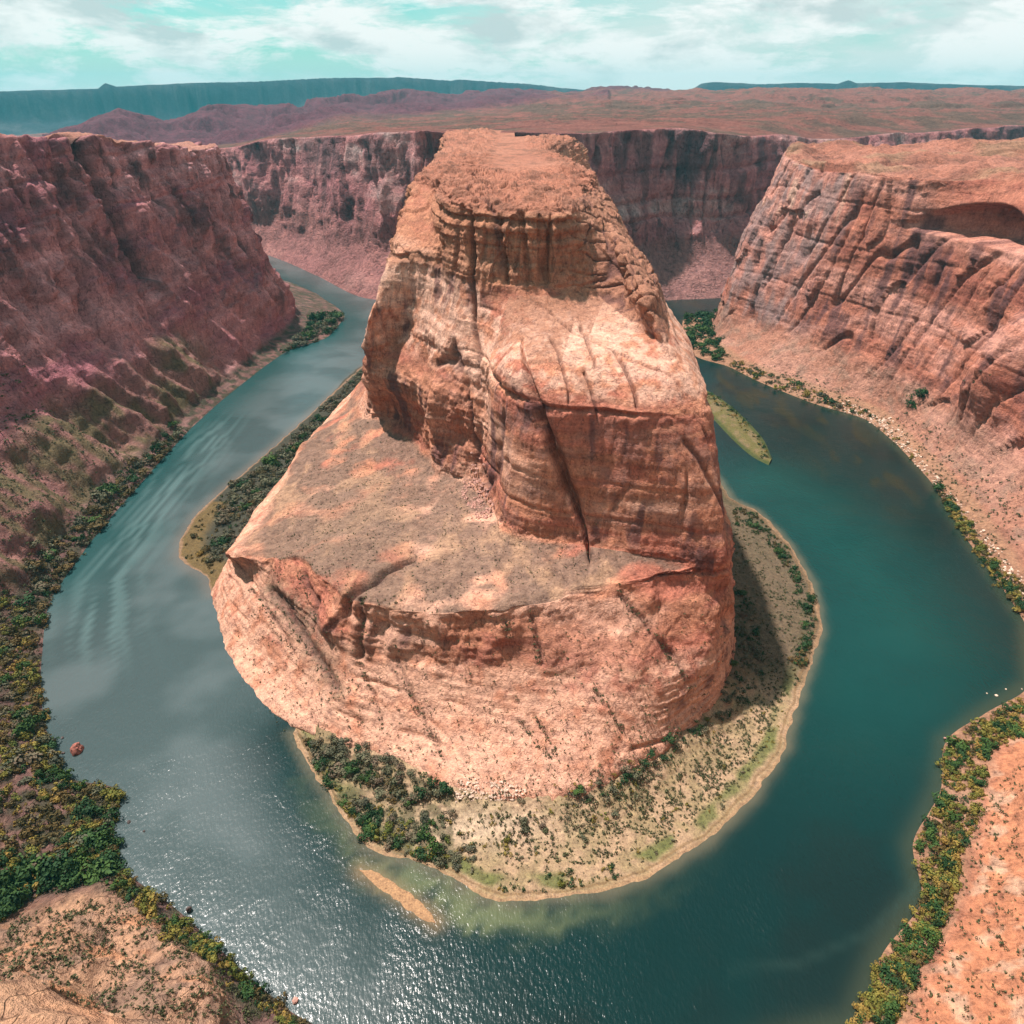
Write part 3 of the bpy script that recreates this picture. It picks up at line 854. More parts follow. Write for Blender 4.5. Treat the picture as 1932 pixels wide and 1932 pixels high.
def right_feat(p, n, steep, cliff):
    d = np.zeros(len(p))
    y = p[:, 1]; z = p[:, 2]
    def bl(cx, r, amp):
        q = (p - np.array(cx)) / np.array(r)
        return amp * np.exp(-(np.abs(q) ** 3).sum(1))
    # dark alcove under the rim at the right of the picture
    q = (y - 722) / 56
    arch = np.exp(-np.abs(q) ** 4) * sstep(176, 181, z) * (1 - sstep(206, 211, z + 14 * q ** 2))
    global ARCH
    ARCH = 34 * arch * (p[:, 0] > 400) * (p[:, 2] < 229)
    # lower hollows
    d += bl(P(1695, 690, 70), (9, 14, 10), -10)
    d += bl(P(1790, 700, 60), (10, 16, 14), -9)
    d += bl(P(1850, 610, 120), (14, 30, 12), -13)
    # buttress at the right frame edge with slanting ribs
    d += bl((440, 592, 92), (60, 26, 46), 30) * (1 - sstep(132, 139, z))
    rib = ridged(np.stack([p[:, 0] * 0, (y - 0.35 * z) / 13, z * 0], 1), 2, 520)
    d += 3.2 * rib * np.exp(-((y - 600) / 50) ** 2) * sstep(40, 60, z) * (1 - sstep(150, 170, z))
    # long crack on the lit face
    yc = 945 + 2 * noise(p / 10, 521)
    d -= 7 * np.exp(-((y - yc) / 3.2) ** 2) * sstep(72, 85, z) * (1 - sstep(160, 180, z))
    d -= 4 * np.exp(-((y - 905 - (z - 120) * 0.25) / 3.5) ** 2) * sstep(165, 185, z)
    face = cliff * sstep(830, 880, y)
    # big planes broken by long vertical cracks
    cr_ = np.abs(noise(np.stack([p[:, 0] * 0, y / 34 + z / 260, z / 170], 1), 523))
    d -= 6 * cliff * np.exp(-(cr_ / 0.045) ** 2)
    d += 4.5 * cliff * np.round(1.4 * noise(np.stack([p[:, 0] * 0, y / 52, z / 130], 1), 524))
    # horizontal breaks
    for zl in (196, 150, 95):
        d -= 1.1 * cliff * np.exp(-((z - zl - 7 * noise(p * [0.012, 0.012, 0], 525)) / 1.6) ** 2)
    return d * 1.0 - 0

def right_col(c, p, steep, cliff):
    y = p[:, 1]; z = p[:, 2]
    face = cliff * sstep(850, 900, y) * (1 - sstep(1060, 1090, y))
    st = noise(p / np.array([9, 9, 90]), 530)
    c = lerp(c, np.array([0.62, 0.30, 0.24]), face * sstep(60, 90, z) * 0.65)
    c = lerp(c, np.array([0.27, 0.19, 0.185]), face * sstep(-0.1, 0.4, noise(p / 26, 536) + 0.5 * st) * 0.7)
    c = lerp(c, np.array([0.34, 0.22, 0.20]), face * sstep(0.0, 0.5, st + 0.6 * noise(p / 30, 531)) * 0.75)
    c = lerp(c, np.array([0.68, 0.45, 0.34]), face * sstep(0.3, 0.6, -st) * sstep(160, 175, z) * 0.6)
    ta = sstep(4, 10, z) * (1 - sstep(30, 55, z)) * (y > 420)
    c = lerp(c, np.array([0.36, 0.20, 0.14]), ta * 0.6)
    c = lerp(c, GREYG, ta * sstep(0, 0.5, fbm(p / 18, 4, 532)) * 0.6)
    near = (y < 330) * sstep(5, 10, z)
    c = lerp(c, np.array([0.52, 0.22, 0.115]), near * 0.8)
    c = lerp(c, np.array([0.55, 0.36, 0.25]), near * sstep(0.0, 0.4, fbm(p / 10, 4, 533)) * (1 - sstep(22, 40, z)) * 0.7)
    top = sstep(0.7, 0.9, 1 - steep) * (z > 190)
    c = lerp(c, np.array([0.38, 0.155, 0.105]), top * 0.8)
    c = lerp(c, np.array([0.22, 0.095, 0.07]), top * sstep(0.05, 0.45, fbm(p * [1 / 26, 1 / 26, 0], 4, 537)) * 0.6)
    c = lerp(c, np.array([0.30, 0.19, 0.115]), top * sstep(0.0, 0.5, fbm(p / np.array([120, 60, 60]), 4, 534)) * 0.6)
    fl = (1 - sstep(5, 9, z))
    c = lerp(c, np.array([0.32, 0.20, 0.12]), fl * 0.7)
    return c

PAL_R = (np.array([0.46, 0.175, 0.115]), np.array([0.60, 0.30, 0.235]), VARN, RED * 0.9)
cwR = [0.3, 0.6, 1, 1, 1, 1, 1, 1, 0.8, 1, 1, 1.1, 1.2, 1.2, 1.2, 1.2, 1.2, 1.2, 1.0, 0.2, 0.04]
wall('right_canyon_wall', RW, 640, 340, cwR, rwL, M_right, 500, PAL_R, right_feat, right_col, 1.5, 0.55, 0.35, 0.5)

# =================================================================== BACK WALL AND FAR PLATEAU
BW = [ # base, talus top, cliff, rim
 [W(-2600,2500,0),W(-2600,2540,60),W(-2600,2560,110),W(-2600,2580,140)],
 [W(-1300,2100,0),W(-1300,2130,60),W(-1300,2150,120),W(-1300,2170,166)],
 [W(-700,1760,0),W(-690,1790,60),W(-680,1805,130),W(-672,1820,194)],
 [W(-500,1560,1),W(-496,1645,58),W(-493,1668,140),W(-490,1692,220)],
 [P(600,520,1),W(-372,1480,66),W(-368,1503,150),W(-357,1524,231)],
 [P(700,563,1),W(-240,1308,68),W(-236,1330,150),W(-229,1350,243)],
 [W(-130,1180,1),W(-128,1240,62),W(-125,1258,150),W(-120,1278,247)],
 [W(0,1180,1),W(0,1222,62),W(0,1238,150),W(0,1255,250)],
 [W(120,1130,1),W(118,1212,78),W(112,1232,150),W(100,1250,250)],
 [P(1250,566,1),W(256,1290,80),W(250,1314,150),W(240,1336,250)],
 [P(1370,560,1),W(376,1322,80),W(379,1345,150),W(380,1366,240)],
 [W(560,1350,0),W(550,1440,60),W(540,1465,150),W(515,1486,231)],
 [W(800,1560,0),W(780,1590,60),W(740,1620,150),W(692,1650,222)],
 [W(1500,1950,0),W(1490,1980,60),W(1480,2000,150),W(1470,2020,238)],
 [W(3200,2500,0),W(3200,2540,60),W(3200,2560,150),W(3200,2580,250)],
]
def uslope(v):
    b = 966.0 - v
    return -(FPX * SP - b * CP) / (FPX * CP + b * SP)     # rise per metre of forward distance

A = np.array(BW, float)
az = np.degrees(np.arctan2(A[:, 3, 0], A[:, 3, 1]))
ncolB = 900
azs = np.linspace(az[0], az[-1], ncolB)
# columns even in azimuth
tt = np.interp(azs, az, np.arange(len(az)))
dense = mono(A, [60] * (len(A) - 1))
ti = tt * 60
i0 = np.clip(np.floor(ti).astype(int), 0, len(dense) - 2)
fr = (ti - i0)[:, None, None]
Cc = dense[i0] * (1 - fr) + dense[i0 + 1] * fr               # (ncol, 4, 3)
sk = Cc[:, :1].copy(); sk[:, :, 1] -= 12; sk[:, :, 2] = -6
Cc = np.concatenate([sk, Cc], 1)
WB = mono(np.transpose(Cc, (1, 0, 2)), [4, 14, 22, 26])
WB = WB[:]
rimp = WB[-1]
rr = np.hypot(rimp[:, 0], rimp[:, 1])
NR = 300
kk = (np.arange(1, NR + 1) / NR)
lr0 = np.log(rr)[None, :]
lr1 = math.log(13500.0)
rad = np.exp(lr0 + (lr1 - lr0) * kk[:, None])
azr = np.arctan2(rimp[:, 0], rimp[:, 1])[None, :]
X = rad * np.sin(azr); Y = rad * np.cos(azr)
U = 966 + X / (Y * CP + 20 * SP) * FPX * (1.0)            # picture column of far ground (height hardly matters)
def farz(X, Y, U, rad):
    fwd = Y
    # floor of the far country: low valley on the left, high plateau on the right
    lf = np.interp(rad, [1200, 1700, 2300, 3200, 6000, 9500], [250, 214, 170, 110, 30, -30])
    md = np.interp(rad, [1200, 1700, 2600, 4000, 6000, 9500], [244, 236, 224, 200, 170, 150])
    rt = np.interp(rad, [1200, 1700, 2500, 3600, 4600, 5400, 6500, 9500], [249, 250, 255, 270, 292, 312, 285, 240])
    a = np.clip((U - 380) / 300, 0, 1); a = a * a * (3 - 2 * a)
    b = np.clip((U - 700) / 450, 0, 1); b = b * b * (3 - 2 * b)
    z = lf * (1 - a) + md * a
    z = z * (1 - b) + rt * b
    return z
Z = farz(X, Y, U, rad)
q = np.stack([X, Y, Z], -1).reshape(-1, 3)
Uf, rf, Yf = U.ravel(), rad.ravel(), Y.ravel()
zf = Z.ravel().copy()
# purple hills
env = np.interp(Uf, [60, 150, 220, 300, 420, 500, 580, 680, 770, 860, 960, 1060, 1160, 1260, 1320], [245, 236, 213, 228, 202, 204, 186, 186, 173, 180, 171, 178, 166, 172, 195])
tv = np.vectorize(lambda v: uslope(v))
env_s = uslope(env)
rh = np.interp(Uf, [150, 420, 770, 1160, 1300], [3300, 3900, 5000, 6300, 6800])
hz = CAM_H + env_s * rh
prof = np.exp(-((rf - rh) / (rh * 0.13)) ** 2)
rn = ridged(q / np.array([250, 420, 9999]), 6, 600)
hill_h = np.maximum(hz - zf, 0) * np.clip(0.50 + 0.56 * rn, 0.1, 1.12)
hill = np.where((Uf > 60) & (Uf < 1320), prof * hill_h, 0)
prof2 = np.exp(-((rf - rh * 0.76) / (rh * 0.09)) ** 2)
hill2 = np.where((Uf > 150) & (Uf < 1150), prof2 * hill_h * 0.55 * np.clip(0.5 + 0.5 * ridged(q / np.array([380, 380, 9999]), 4, 610), 0, 1.2), 0)
zf = zf + np.maximum(hill, hill2)
# right hill and broken ground
rough = fbm(q / np.array([260, 260, 9999]), 5, 620)
zf += np.clip((rf - 1400) / 900, 0, 1) * np.where(Uf > 500, 7, 9) * rough * (1 + 2.5 * np.clip((rf - 2600) / 3000, 0, 1))
bump = np.interp(Uf, [1150, 1300, 1450, 1700, 1932, 2100], [0, 8, 26, 16, 4, 0]) * np.exp(-((rf - 4700) / 700) ** 2)
zf += bump
zf += np.clip((rf - 1250) / 300, 0, 1) * 5.0 * np.round(2.5 * fbm(q / np.array([110, 60, 9999]), 3, 625)) / 2.5
# ledge cliffs low on the right hand plateau
led = sstep(0.0, 0.06, fbm(q / np.array([500, 260, 9999]), 3, 630) - 0.15) * (Uf > 1000)
zf += 11 * led * np.exp(-((rf - 3500) / 900) ** 2)
# far mesas
mv = np.interp(Uf, [-300, -100, 0, 130, 190, 205, 225, 350, 480, 620, 700, 760, 850, 870, 930, 1000, 1060, 1110, 1200, 1290, 1320, 1345, 1430, 1500, 1575, 1592, 1610, 1700, 1800, 1932, 2200],
                 [178, 176, 174, 171, 169, 160, 166, 160, 157, 150, 149, 148, 154, 152, 156, 160, 167, 171, 178, 178, 160, 157, 161, 159, 161, 155, 160, 159, 163, 166, 168])
mz = CAM_H + uslope(mv) * 9600 + 6 * noise(q / np.array([160, 9000, 1]), 640)
buttress = 40 * fbm(np.stack([Uf / 45 + 2 * noise(np.stack([Uf / 130, Uf * 0, Uf * 0], 1), 651), Uf * 0, Uf * 0], 1), 5, 650)
gap = ((Uf < 1130) | (Uf > 1280))
edge = 9000 - buttress
wallt = np.clip((rf - (edge - 900)) / 900, 0, 1)
mprof = 0.38 * wallt ** 1.5 + 0.62 * sstep(0.78, 1.0, wallt)
zmesa = np.where(gap, zf + (mz - zf) * mprof, zf)
zf = np.where(rf > edge - 900, np.maximum(zmesa, zf), zf)
# join to the rim
jr = sstep(0, 1, (rf - np.repeat(rr[None], NR, 0).ravel()) / 380)
rz = np.repeat(rimp[None, :, 2], NR, 0).ravel()
zf = rz * (1 - jr) + zf * jr
q[:, 2] = zf
FARG = q.reshape(NR, ncolB, 3)
Gb = np.concatenate([WB, FARG])
p = Gb.reshape(-1, 3)
n = gnormals(Gb).reshape(-1, 3)
if n[:, 2].mean() < 0:
    n = -n
steep = 1 - np.clip(n[:, 2], 0, 1)
nw = WB.shape[0] * ncolB
d = np.zeros(len(p))
cl = sstep(0.3, 0.6, steep[:nw])
rowf = np.repeat(np.arange(WB.shape[0]) / (WB.shape[0] - 1), ncolB)
wig = 62 * noise(p * [1 / 230, 0, 0], 750) + 24 * noise(p * [1 / 80, 0, 0], 752) + 10 * noise(p * [1 / 30, 0, 0], 751)
wig = wig * np.exp(-(p[:, 0] / 2500) ** 2) * sstep(70, 190, np.abs(p[:, 0]))
tfade = np.ones(len(p)); tfade[nw:] = np.clip(1 - (rf - np.repeat(rr[None], NR, 0).ravel()) / 500, 0, 1)
tfade[:nw] = sstep(0.0, 0.55, rowf)
p = p.copy(); p[:, 1] += wig * tfade
p[:, 2] += 5 * noise(p * [1 / 90, 0, 0], 753) * tfade * sstep(150, 230, p[:, 2])
pw = p[:nw]
dw = 0.6 * rock_disp(pw, n[:nw], steep[:nw], cl, 1.8, 700, flute=0.9, strata=1.0)
dw += cl * 6 * (ridged(pw / np.array([60, 60, 500]), 2, 710) - 0.55)
dw += cl * 3.5 * np.round(1.6 * noise(np.stack([pw[:, 0] / 48, pw[:, 1] * 0, pw[:, 2] / 80], 1), 711))
dw -= cl * 8 * np.exp(-(np.abs(noise(np.stack([pw[:, 0] / 40, pw[:, 1] * 0, pw[:, 2] / 260], 1), 712)) / 0.05) ** 2)
for zl in (188, 142, 112):
    dw -= 6 * cl * np.exp(-((pw[:, 2] - zl - 8 * noise(pw * [0.008, 0.008, 0], 713)) / 3.0) ** 2) * (pw[:, 0] > 0)
rowi = np.repeat(np.arange(WB.shape[0]), ncolB)
d[:nw] = dw * (0.05 + 0.95 * sstep(4, 30, p[:nw, 2])) * np.clip((WB.shape[0] - 1 - rowi) / 3, 0, 1)
P1 = p + n * d[:, None]
top = np.zeros(len(p)); top[nw:] = 1
c = rock_colour(p, steep, np.array([0.42, 0.17, 0.165]), np.array([0.54, 0.27, 0.25]), VARN, PURPLE * 1.1, seed=720, sc=0.5)
rad_all = np.hypot(p[:, 0], p[:, 1])
vv = sstep(-0.15, 0.25, noise(np.stack([p[:, 0] / 34, p[:, 1] * 0, p[:, 2] / 240], 1), 714) + 0.4 * noise(p / 60, 715)) * sstep(150, 185, p[:, 2] + 30 * noise(p / 50, 716))
c = lerp(c, np.array([0.07, 0.045, 0.055]), vv * np.where(p[:, 0] < 0, 0.5, 0.7) * sstep(0.3, 0.6, steep))
c = lerp(c, np.array([0.22, 0.105, 0.09]), (1 - sstep(60, 140, p[:, 2] + 25 * noise(p / 60, 717))) * (p[:, 0] < 0) * 0.6)
c = lerp(c, np.array([0.25, 0.13, 0.115]), (1 - sstep(70, 95, p[:, 2])) * (p[:, 0] > 0) * 0.8)
U_all, V_all = proj(p)
c = np.where(top[:, None] > 0, np.array([0.38, 0.135, 0.105]), np.clip(c * 1.85, 0, 0.9))
sc2 = top * sstep(-0.15, 0.3, fbm(p / np.array([150, 150, 400]), 6, 730, 0.62) + np.where((rad_all > 1900) & (rad_all < 3400), 0.18, -0.25))
c = lerp(c, np.array([0.19, 0.12, 0.085]), sc2 * 0.8)
c = lerp(c, np.array([0.20, 0.075, 0.06]), top * sstep(0.04, 0.2, steep) * 0.8)
hillm = np.zeros(len(p)); hillm[nw:] = np.clip(np.maximum(hill, hill2) / 25, 0, 1)
c = lerp(c, np.array([0.20, 0.05, 0.085]), hillm * 0.9)
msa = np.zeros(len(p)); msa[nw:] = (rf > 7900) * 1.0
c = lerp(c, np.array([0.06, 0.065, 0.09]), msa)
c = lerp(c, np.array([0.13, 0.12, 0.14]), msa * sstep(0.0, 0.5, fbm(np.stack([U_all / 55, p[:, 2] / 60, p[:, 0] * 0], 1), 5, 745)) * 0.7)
c = np.clip(c * (1 + 0.25 * fbm(p / np.array([45, 45, 30]), 3, 740))[:, None], 0.01, 0.8)
M_mid = rock_mat('plateau_rock', 0.22, 0.9, 0.3, 0.5, 0.54)
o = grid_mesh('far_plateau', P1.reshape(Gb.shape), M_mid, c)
tag(o, kind='structure')

# =================================================================== BANKS
def bank(name, shore, inner, nc, nr, seed, colfn, hmax=3.0):
    cols = []
    for s, i in zip(shore, inner):
        s = (s[0], s[1], 0.0)
        dx, dy = s[0] - i[0], s[1] - i[1]
        L = math.hypot(dx, dy) or 1
        sk = (s[0] + dx / L * 7, s[1] + dy / L * 7, -3.0)
        cols.append([sk, s, blend(s, (i[0], i[1], 1.6), 0.18), blend(s, (i[0], i[1], hmax * 0.9), 0.55), (i[0], i[1], i[2])])
    G = loft(cols, nc, nr)
    p = G.reshape(-1, 3)
    h = sstep(0, 2.5, p[:, 2])
    z = fbm(p / 9, 4, seed) * 0.9 * h + 0.35 * fbm(p / 2.2, 2, seed + 3) * h
    edge = np.exp(-(p[:, 2] / 0.6) ** 2)
    P1 = p.copy()
    P1[:, 2] += z
    P1[:, 0] += edge * 1.6 * fbm(p / 12, 3, seed + 5)
    P1[:, 1] += edge * 1.6 * fbm(p / 12, 3, seed + 7)
    c = colfn(p)
    c = np.clip(c * (1 + 0.2 * fbm(p / 3, 2, seed + 9))[:, None], 0.01, 0.85)
    o = grid_mesh(name, P1.reshape(G.shape), M_bank, c)
    tag(o, kind='structure')
    GROUND.append(P1)
    return o

sh_main = [P(552,1385),P(585,1445),P(620,1500),P(655,1548),P(688,1592),P(745,1618),P(800,1632),P(850,1655),P(900,1688),P(965,1699),P(1050,1694),P(1150,1680),P(1250,1640),P(1340,1580),P(1420,1500),P(1478,1410),P(1500,1330),P(1530,1250),P(1548,1180),P(1532,1100),P(1490,1030),P(1430,965),P(1382,942),W(185,600),W(178,700)]
in_main = [W(-107,300,5),P(600,1370,7),P(650,1385,7),P(690,1400,8),P(740,1425,8),P(790,1450,8),P(840,1478,8),P(880,1490,8),P(920,1495,8),P(970,1500,8),P(1030,1500,8),P(1090,1490,8),P(1150,1470,9),P(1220,1430,9),P(1290,1375,9),P(1350,1310,9),P(1368,1270,9),P(1375,1230,9),W(138,345,8),W(142,370,8),W(145,400,7),W(146,440,6),W(147,500,5),W(148,580,4),W(150,690,3)]
def col_main(p):
    u, v = proj(p)
    c = np.repeat(np.array([[0.50, 0.335, 0.21]]), len(p), 0)
    nn = fbm(p / 10, 4, 810)
    c = lerp(c, np.array([0.33, 0.25, 0.13]), sstep(-0.4, 0.4, nn) * 0.7)
    c = lerp(c, np.array([0.70, 0.52, 0.37]), np.exp(-(((u - 900) / 130) ** 2 + ((v - 1560) / 40) ** 2)) * 0.8)
    d = poly_dist(p, sh_main)
    s = np.clip(sstep(3, 6, d) * (1 - sstep(9, 13, d)), 0, 1)
    c = lerp(c, GRASS * 0.8, s * sstep(-0.2, 0.25, noise(p / 16, 811)) * 0.7)
    thick = in_poly(u, v, [(560,1385),(740,1440),(850,1500),(860,1640),(740,1612),(640,1520)])
    c = lerp(c, np.array([0.13, 0.115, 0.06]), thick * sstep(-0.5, 0.2, fbm(p / 7, 3, 812)) * 0.75)
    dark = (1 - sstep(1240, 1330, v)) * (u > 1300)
    c = lerp(c, np.array([0.115, 0.085, 0.055]), dark * 0.85)  # the butte's shadow across the bar, darkened into the bank colour
    c = lerp(c, np.array([0.22, 0.13, 0.06]), sstep(1.6, 2.6, d) * (1 - sstep(2.6, 4.2, d)) * 0.7)
    wet = 1 - sstep(0.5, 2.0, d)
    c = lerp(c, np.array([0.42, 0.25, 0.14]), wet * 0.6)
    return c
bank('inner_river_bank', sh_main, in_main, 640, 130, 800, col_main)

sh_l = [W(-150,830),P(686,690),P(600,768),P(540,822),P(480,875),P(420,925),P(370,972),P(343,1015),P(338,1050),P(362,1072),P(388,1086),P(402,1118)]
in_l = [W(-140,820,3),W(-160,790,4),W(-172,690,5),W(-176,640,6),W(-182,590,6),W(-190,540,6),W(-195,500,6),W(-200,465,6),W(-203,445,5),W(-204,425,5),W(-205,410,4),W(-204,398,3)]
def col_l(p):
    d = poly_dist(p, sh_l)
    c = np.repeat(np.array([[0.07, 0.065, 0.045]]), len(p), 0)
    lo = (1 - sstep(12, 22, d)) * (p[:, 1] < 520)
    c = lerp(c, np.array([0.20, 0.13, 0.05]), lo * 0.8)
    c = lerp(c, np.array([0.36, 0.22, 0.14]), (1 - sstep(0.6, 2.2, d)) * 0.8)
    return c
bank('left_river_bank', sh_l, in_l, 260, 50, 850, col_l)

# gravel island right of the butte, partly behind it
isl = [P(1318,728),P(1360,752),P(1400,785),P(1438,828),P(1455,868),P(1450,878),P(1418,862),P(1385,832),P(1345,790),P(1320,760)]
half1 = [W(205,850),P(1318,728),P(1360,752),P(1400,785),P(1438,826),P(1457,866)]
half2 = [W(195,840),P(1312,756),P(1345,790),P(1385,832),P(1420,862),P(1450,878)]
cols = []
for a, b in zip(half1, half2):
    m = blend(a, b, 0.5)
    cols.append([(a[0] + (a[0] - m[0]) * 0.5, a[1] + (a[1] - m[1]) * 0.5, -2.0), (a[0], a[1], 0), (m[0], m[1], 2.0), (b[0], b[1], 0), (b[0] + (b[0] - m[0]) * 0.5, b[1] + (b[1] - m[1]) * 0.5, -2.0)])
G = loft(cols, 120, 40)
p = G.reshape(-1, 3).copy()
p[:, 2] += 0.4 * fbm(p / 6, 3, 880) * sstep(0, 1, p[:, 2])
d = np.minimum(poly_dist(p, half1), poly_dist(p, half2))
c = np.repeat(np.array([[0.17, 0.145, 0.05]]), len(p), 0)
c = lerp(c, np.array([0.30, 0.20, 0.12]), sstep(-0.2, 0.4, fbm(p / 7, 3, 881)) * 0.6)
c = lerp(c, np.array([0.05, 0.08, 0.02]), (1 - sstep(2, 6, d)) * 0.8)
o = grid_mesh('gravel_island', p.reshape(G.shape), M_bank, c)
tag(o, kind='structure'); GROUND.append(p)

# sandbar
half1 = [P(676,1640),P(700,1642),P(735,1660),P(780,1690),P(812,1722),P(822,1740)]
half2 = [P(680,1644),P(700,1662),P(740,1695),P(780,1722),P(805,1738),P(822,1742)]
cols = []
for a, b in zip(half1, half2):
    m = blend(a, b, 0.5)
    cols.append([(a[0] * 1.5 - m[0] * 0.5, a[1] * 1.5 - m[1] * 0.5, -0.6), (a[0], a[1], 0), (m[0], m[1], 0.3), (b[0], b[1], 0), (b[0] * 1.5 - m[0] * 0.5, b[1] * 1.5 - m[1] * 0.5, -0.6)])
G = loft(cols, 60, 20)
p = G.reshape(-1, 3).copy()
p[:, 2] += 0.22 * fbm(p / 4, 3, 885)
o = grid_mesh('sandbar', p.reshape(G.shape), M_bank, np.repeat(np.array([[0.50, 0.29, 0.155]]), len(p), 0))
tag(o, kind='structure')
SANDBAR = [blend(a, b, 0.5) for a, b in zip(half1, half2)]

# =================================================================== RIVER
def river_mat():
    m = bpy.data.materials.new('river_water')
    m.use_nodes = True
    t = m.node_tree
    b = t.nodes['Principled BSDF']
    at = N(t, 'ShaderNodeAttribute', attribute_name='col')
    ge = N(t, 'ShaderNodeNewGeometry')
    t.links.new(at.outputs['Color'], b.inputs['Base Color'])
    b.inputs['Roughness'].default_value = 0.20
    b.inputs['IOR'].default_value = 1.34
    def nz(scale, det, sc, rot=0.0, dist=0.0):
        mp = N(t, 'ShaderNodeMapping')
        mp.inputs['Scale'].default_value = sc
        mp.inputs['Rotation'].default_value = (0, 0, rot)
        t.links.new(ge.outputs['Position'], mp.inputs[0])
        n = N(t, 'ShaderNodeTexNoise')
        n.inputs['Scale'].default_value = scale
        n.inputs['Detail'].default_value = det
        n.inputs['Distortion'].default_value = dist
        t.links.new(mp.outputs[0], n.inputs[0])
        return n.outputs[0]
    a1 = nz(0.75, 4, (1, 0.5, 1), R(20))
    a2 = nz(0.09, 3, (1, 1, 1), 0, 0.5)
    pat = ramp(t, nz(0.012, 4, (1, 1, 1), 0, 1.0), [(0.35, (0.35, 0.35, 0.35)), (0.65, (1, 1, 1))])
    h = mth(t, 'ADD', mth(t, 'MULTIPLY', a1, 0.6), mth(t, 'MULTIPLY', a2, 0.6))
    h = mth(t, 'MULTIPLY', h, pat)
    bp = N(t, 'ShaderNodeBump')
    bp.inputs['Strength'].default_value = 0.7
    bp.inputs['Distance'].default_value = 1.0
    t.links.new(h, bp.inputs['Height'])
    t.links.new(bp.outputs[0], b.inputs['Normal'])
    return m
gx = np.arange(-640, 720, 3.4)
gy = np.concatenate([np.arange(60, 700, 3.4), np.arange(700, 1900, 7.0)])
GX, GY = np.meshgrid(gx, gy)
G = np.stack([GX, GY, np.zeros_like(GX)], -1)
p = G.reshape(-1, 3)
deep = np.array([0.0008, 0.015, 0.0145])
c = np.repeat(deep[None], len(p), 0)
flow = fbm(p / np.array([60, 60, 1]), 4, 900)
c = lerp(c, np.array([0.004, 0.010, 0.009]), sstep(-0.1, 0.5, flow) * 0.6)
dmain = poly_dist(p, sh_main)
rightbend = sstep(60, 160, p[:, 0]) * (1 - sstep(560, 640, p[:, 1]))
c = lerp(c, np.array([0.001, 0.052, 0.045]), rightbend * np.exp(-((dmain - 42) / 62) ** 2) * sstep(170, 330, p[:, 1]) * 0.75 * (0.75 + 0.25 * flow))
left_sheen = 1 - sstep(-120, 20, p[:, 0])
c = lerp(c, np.array([0.125, 0.155, 0.16]), left_sheen * sstep(0, 1, dmain / 50) * 0.55 * (0.6 + 0.4 * sstep(-0.4, 0.4, flow)))  # sky reflection and sun glitter on the left water, painted as paler grey
sed = np.exp(-((dmain + 1.5 * noise(p / 12, 904)) / 4.0) ** 2)
c = lerp(c, np.array([0.13, 0.11, 0.07]), sed * 0.6)
sed2 = np.exp(-((dmain + 6 * fbm(p / 8, 3, 905) - 9) / 5) ** 2) * np.exp(-((p[:, 0] + 25) / 60) ** 2) * (p[:, 1] < 240)
c = lerp(c, np.array([0.15, 0.17, 0.08]), sed2 * 0.6)
sb = poly_dist(p, SANDBAR)
c = lerp(c, np.array([0.17, 0.115, 0.06]), np.exp(-((sb + 1.5 * noise(p / 9, 906)) / 4.2) ** 2) * 0.8)
dl = poly_dist(p, sh_l)
c = lerp(c, np.array([0.14, 0.11, 0.09]), np.exp(-(dl / 7) ** 2) * 0.5)
shR = [x[0] for x in RW]
dr = poly_dist(p, shR)
c = lerp(c, np.array([0.05, 0.055, 0.03]), np.exp(-(dr / 6) ** 2) * 0.5)
weed = sstep(0.05, 0.4, fbm(p / np.array([20, 55, 1]), 3, 910)) * np.exp(-((dr - 45) / 40) ** 2) * sstep(480, 560, p[:, 1]) * (p[:, 0] > 200)
c = lerp(c, np.array([0.022, 0.022, 0.008]), weed * 0.6)
shL = [x[0] for x in LW]
dL = poly_dist(p, shL)
c = lerp(c, np.array([0.004, 0.045, 0.045]), np.exp(-(dL / 40) ** 2) * sstep(330, 420, p[:, 1]) * 0.8)
# riffles: streaks of broken water along the outer left bank
rif = 0.9 + 1.2 * noise(np.stack([dL / 5 + 1.2 * noise(p / 60, 921), p[:, 1] / 95, p[:, 2]], 1), 920)
rm = sstep(0.75, 1.25, rif) * np.exp(-((dL - 30) / 22) ** 2) * sstep(300, 360, p[:, 1]) * (1 - sstep(640, 740, p[:, 1]))
c = lerp(c, np.array([0.16, 0.26, 0.26]), rm * 0.28)
arc = poly_dist(p, [P(1820,1480), P(1760,1640), P(1640,1760), P(1500,1820), P(1380,1830)])
c = lerp(c, np.array([0.03, 0.06, 0.05]), np.exp(-(arc / 1.5) ** 2) * 0.18)
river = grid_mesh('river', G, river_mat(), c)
tag(river, kind='structure')

# =================================================================== GROUND LOOKUP
CELL = 2.0
GX0, GY0 = -520, 40
NX, NY = int(1100 / CELL), int(1160 / CELL)
Hg = np.full((NX, NY), -1e9)
for V in GROUND:
    ix = ((V[:, 0] - GX0) / CELL).astype(int)
    iy = ((V[:, 1] - GY0) / CELL).astype(int)
    ok = (ix >= 0) & (ix < NX) & (iy >= 0) & (iy < NY)
    np.maximum.at(Hg, (ix[ok], iy[ok]), V[ok, 2])
for _ in range(3):
    miss = Hg < -1e8
    best = np.full_like(Hg, -1e9)
    for sx, sy in ((1, 0), (-1, 0), (0, 1), (0, -1)):
        best = np.maximum(best, np.roll(Hg, (sx, sy), (0, 1)))
    Hg[miss] = best[miss]
def ground(x, y):
    i = int((x - GX0) / CELL); j = int((y - GY0) / CELL)
    if 0 <= i < NX and 0 <= j < NY:
        return Hg[i, j]
    return -1e9

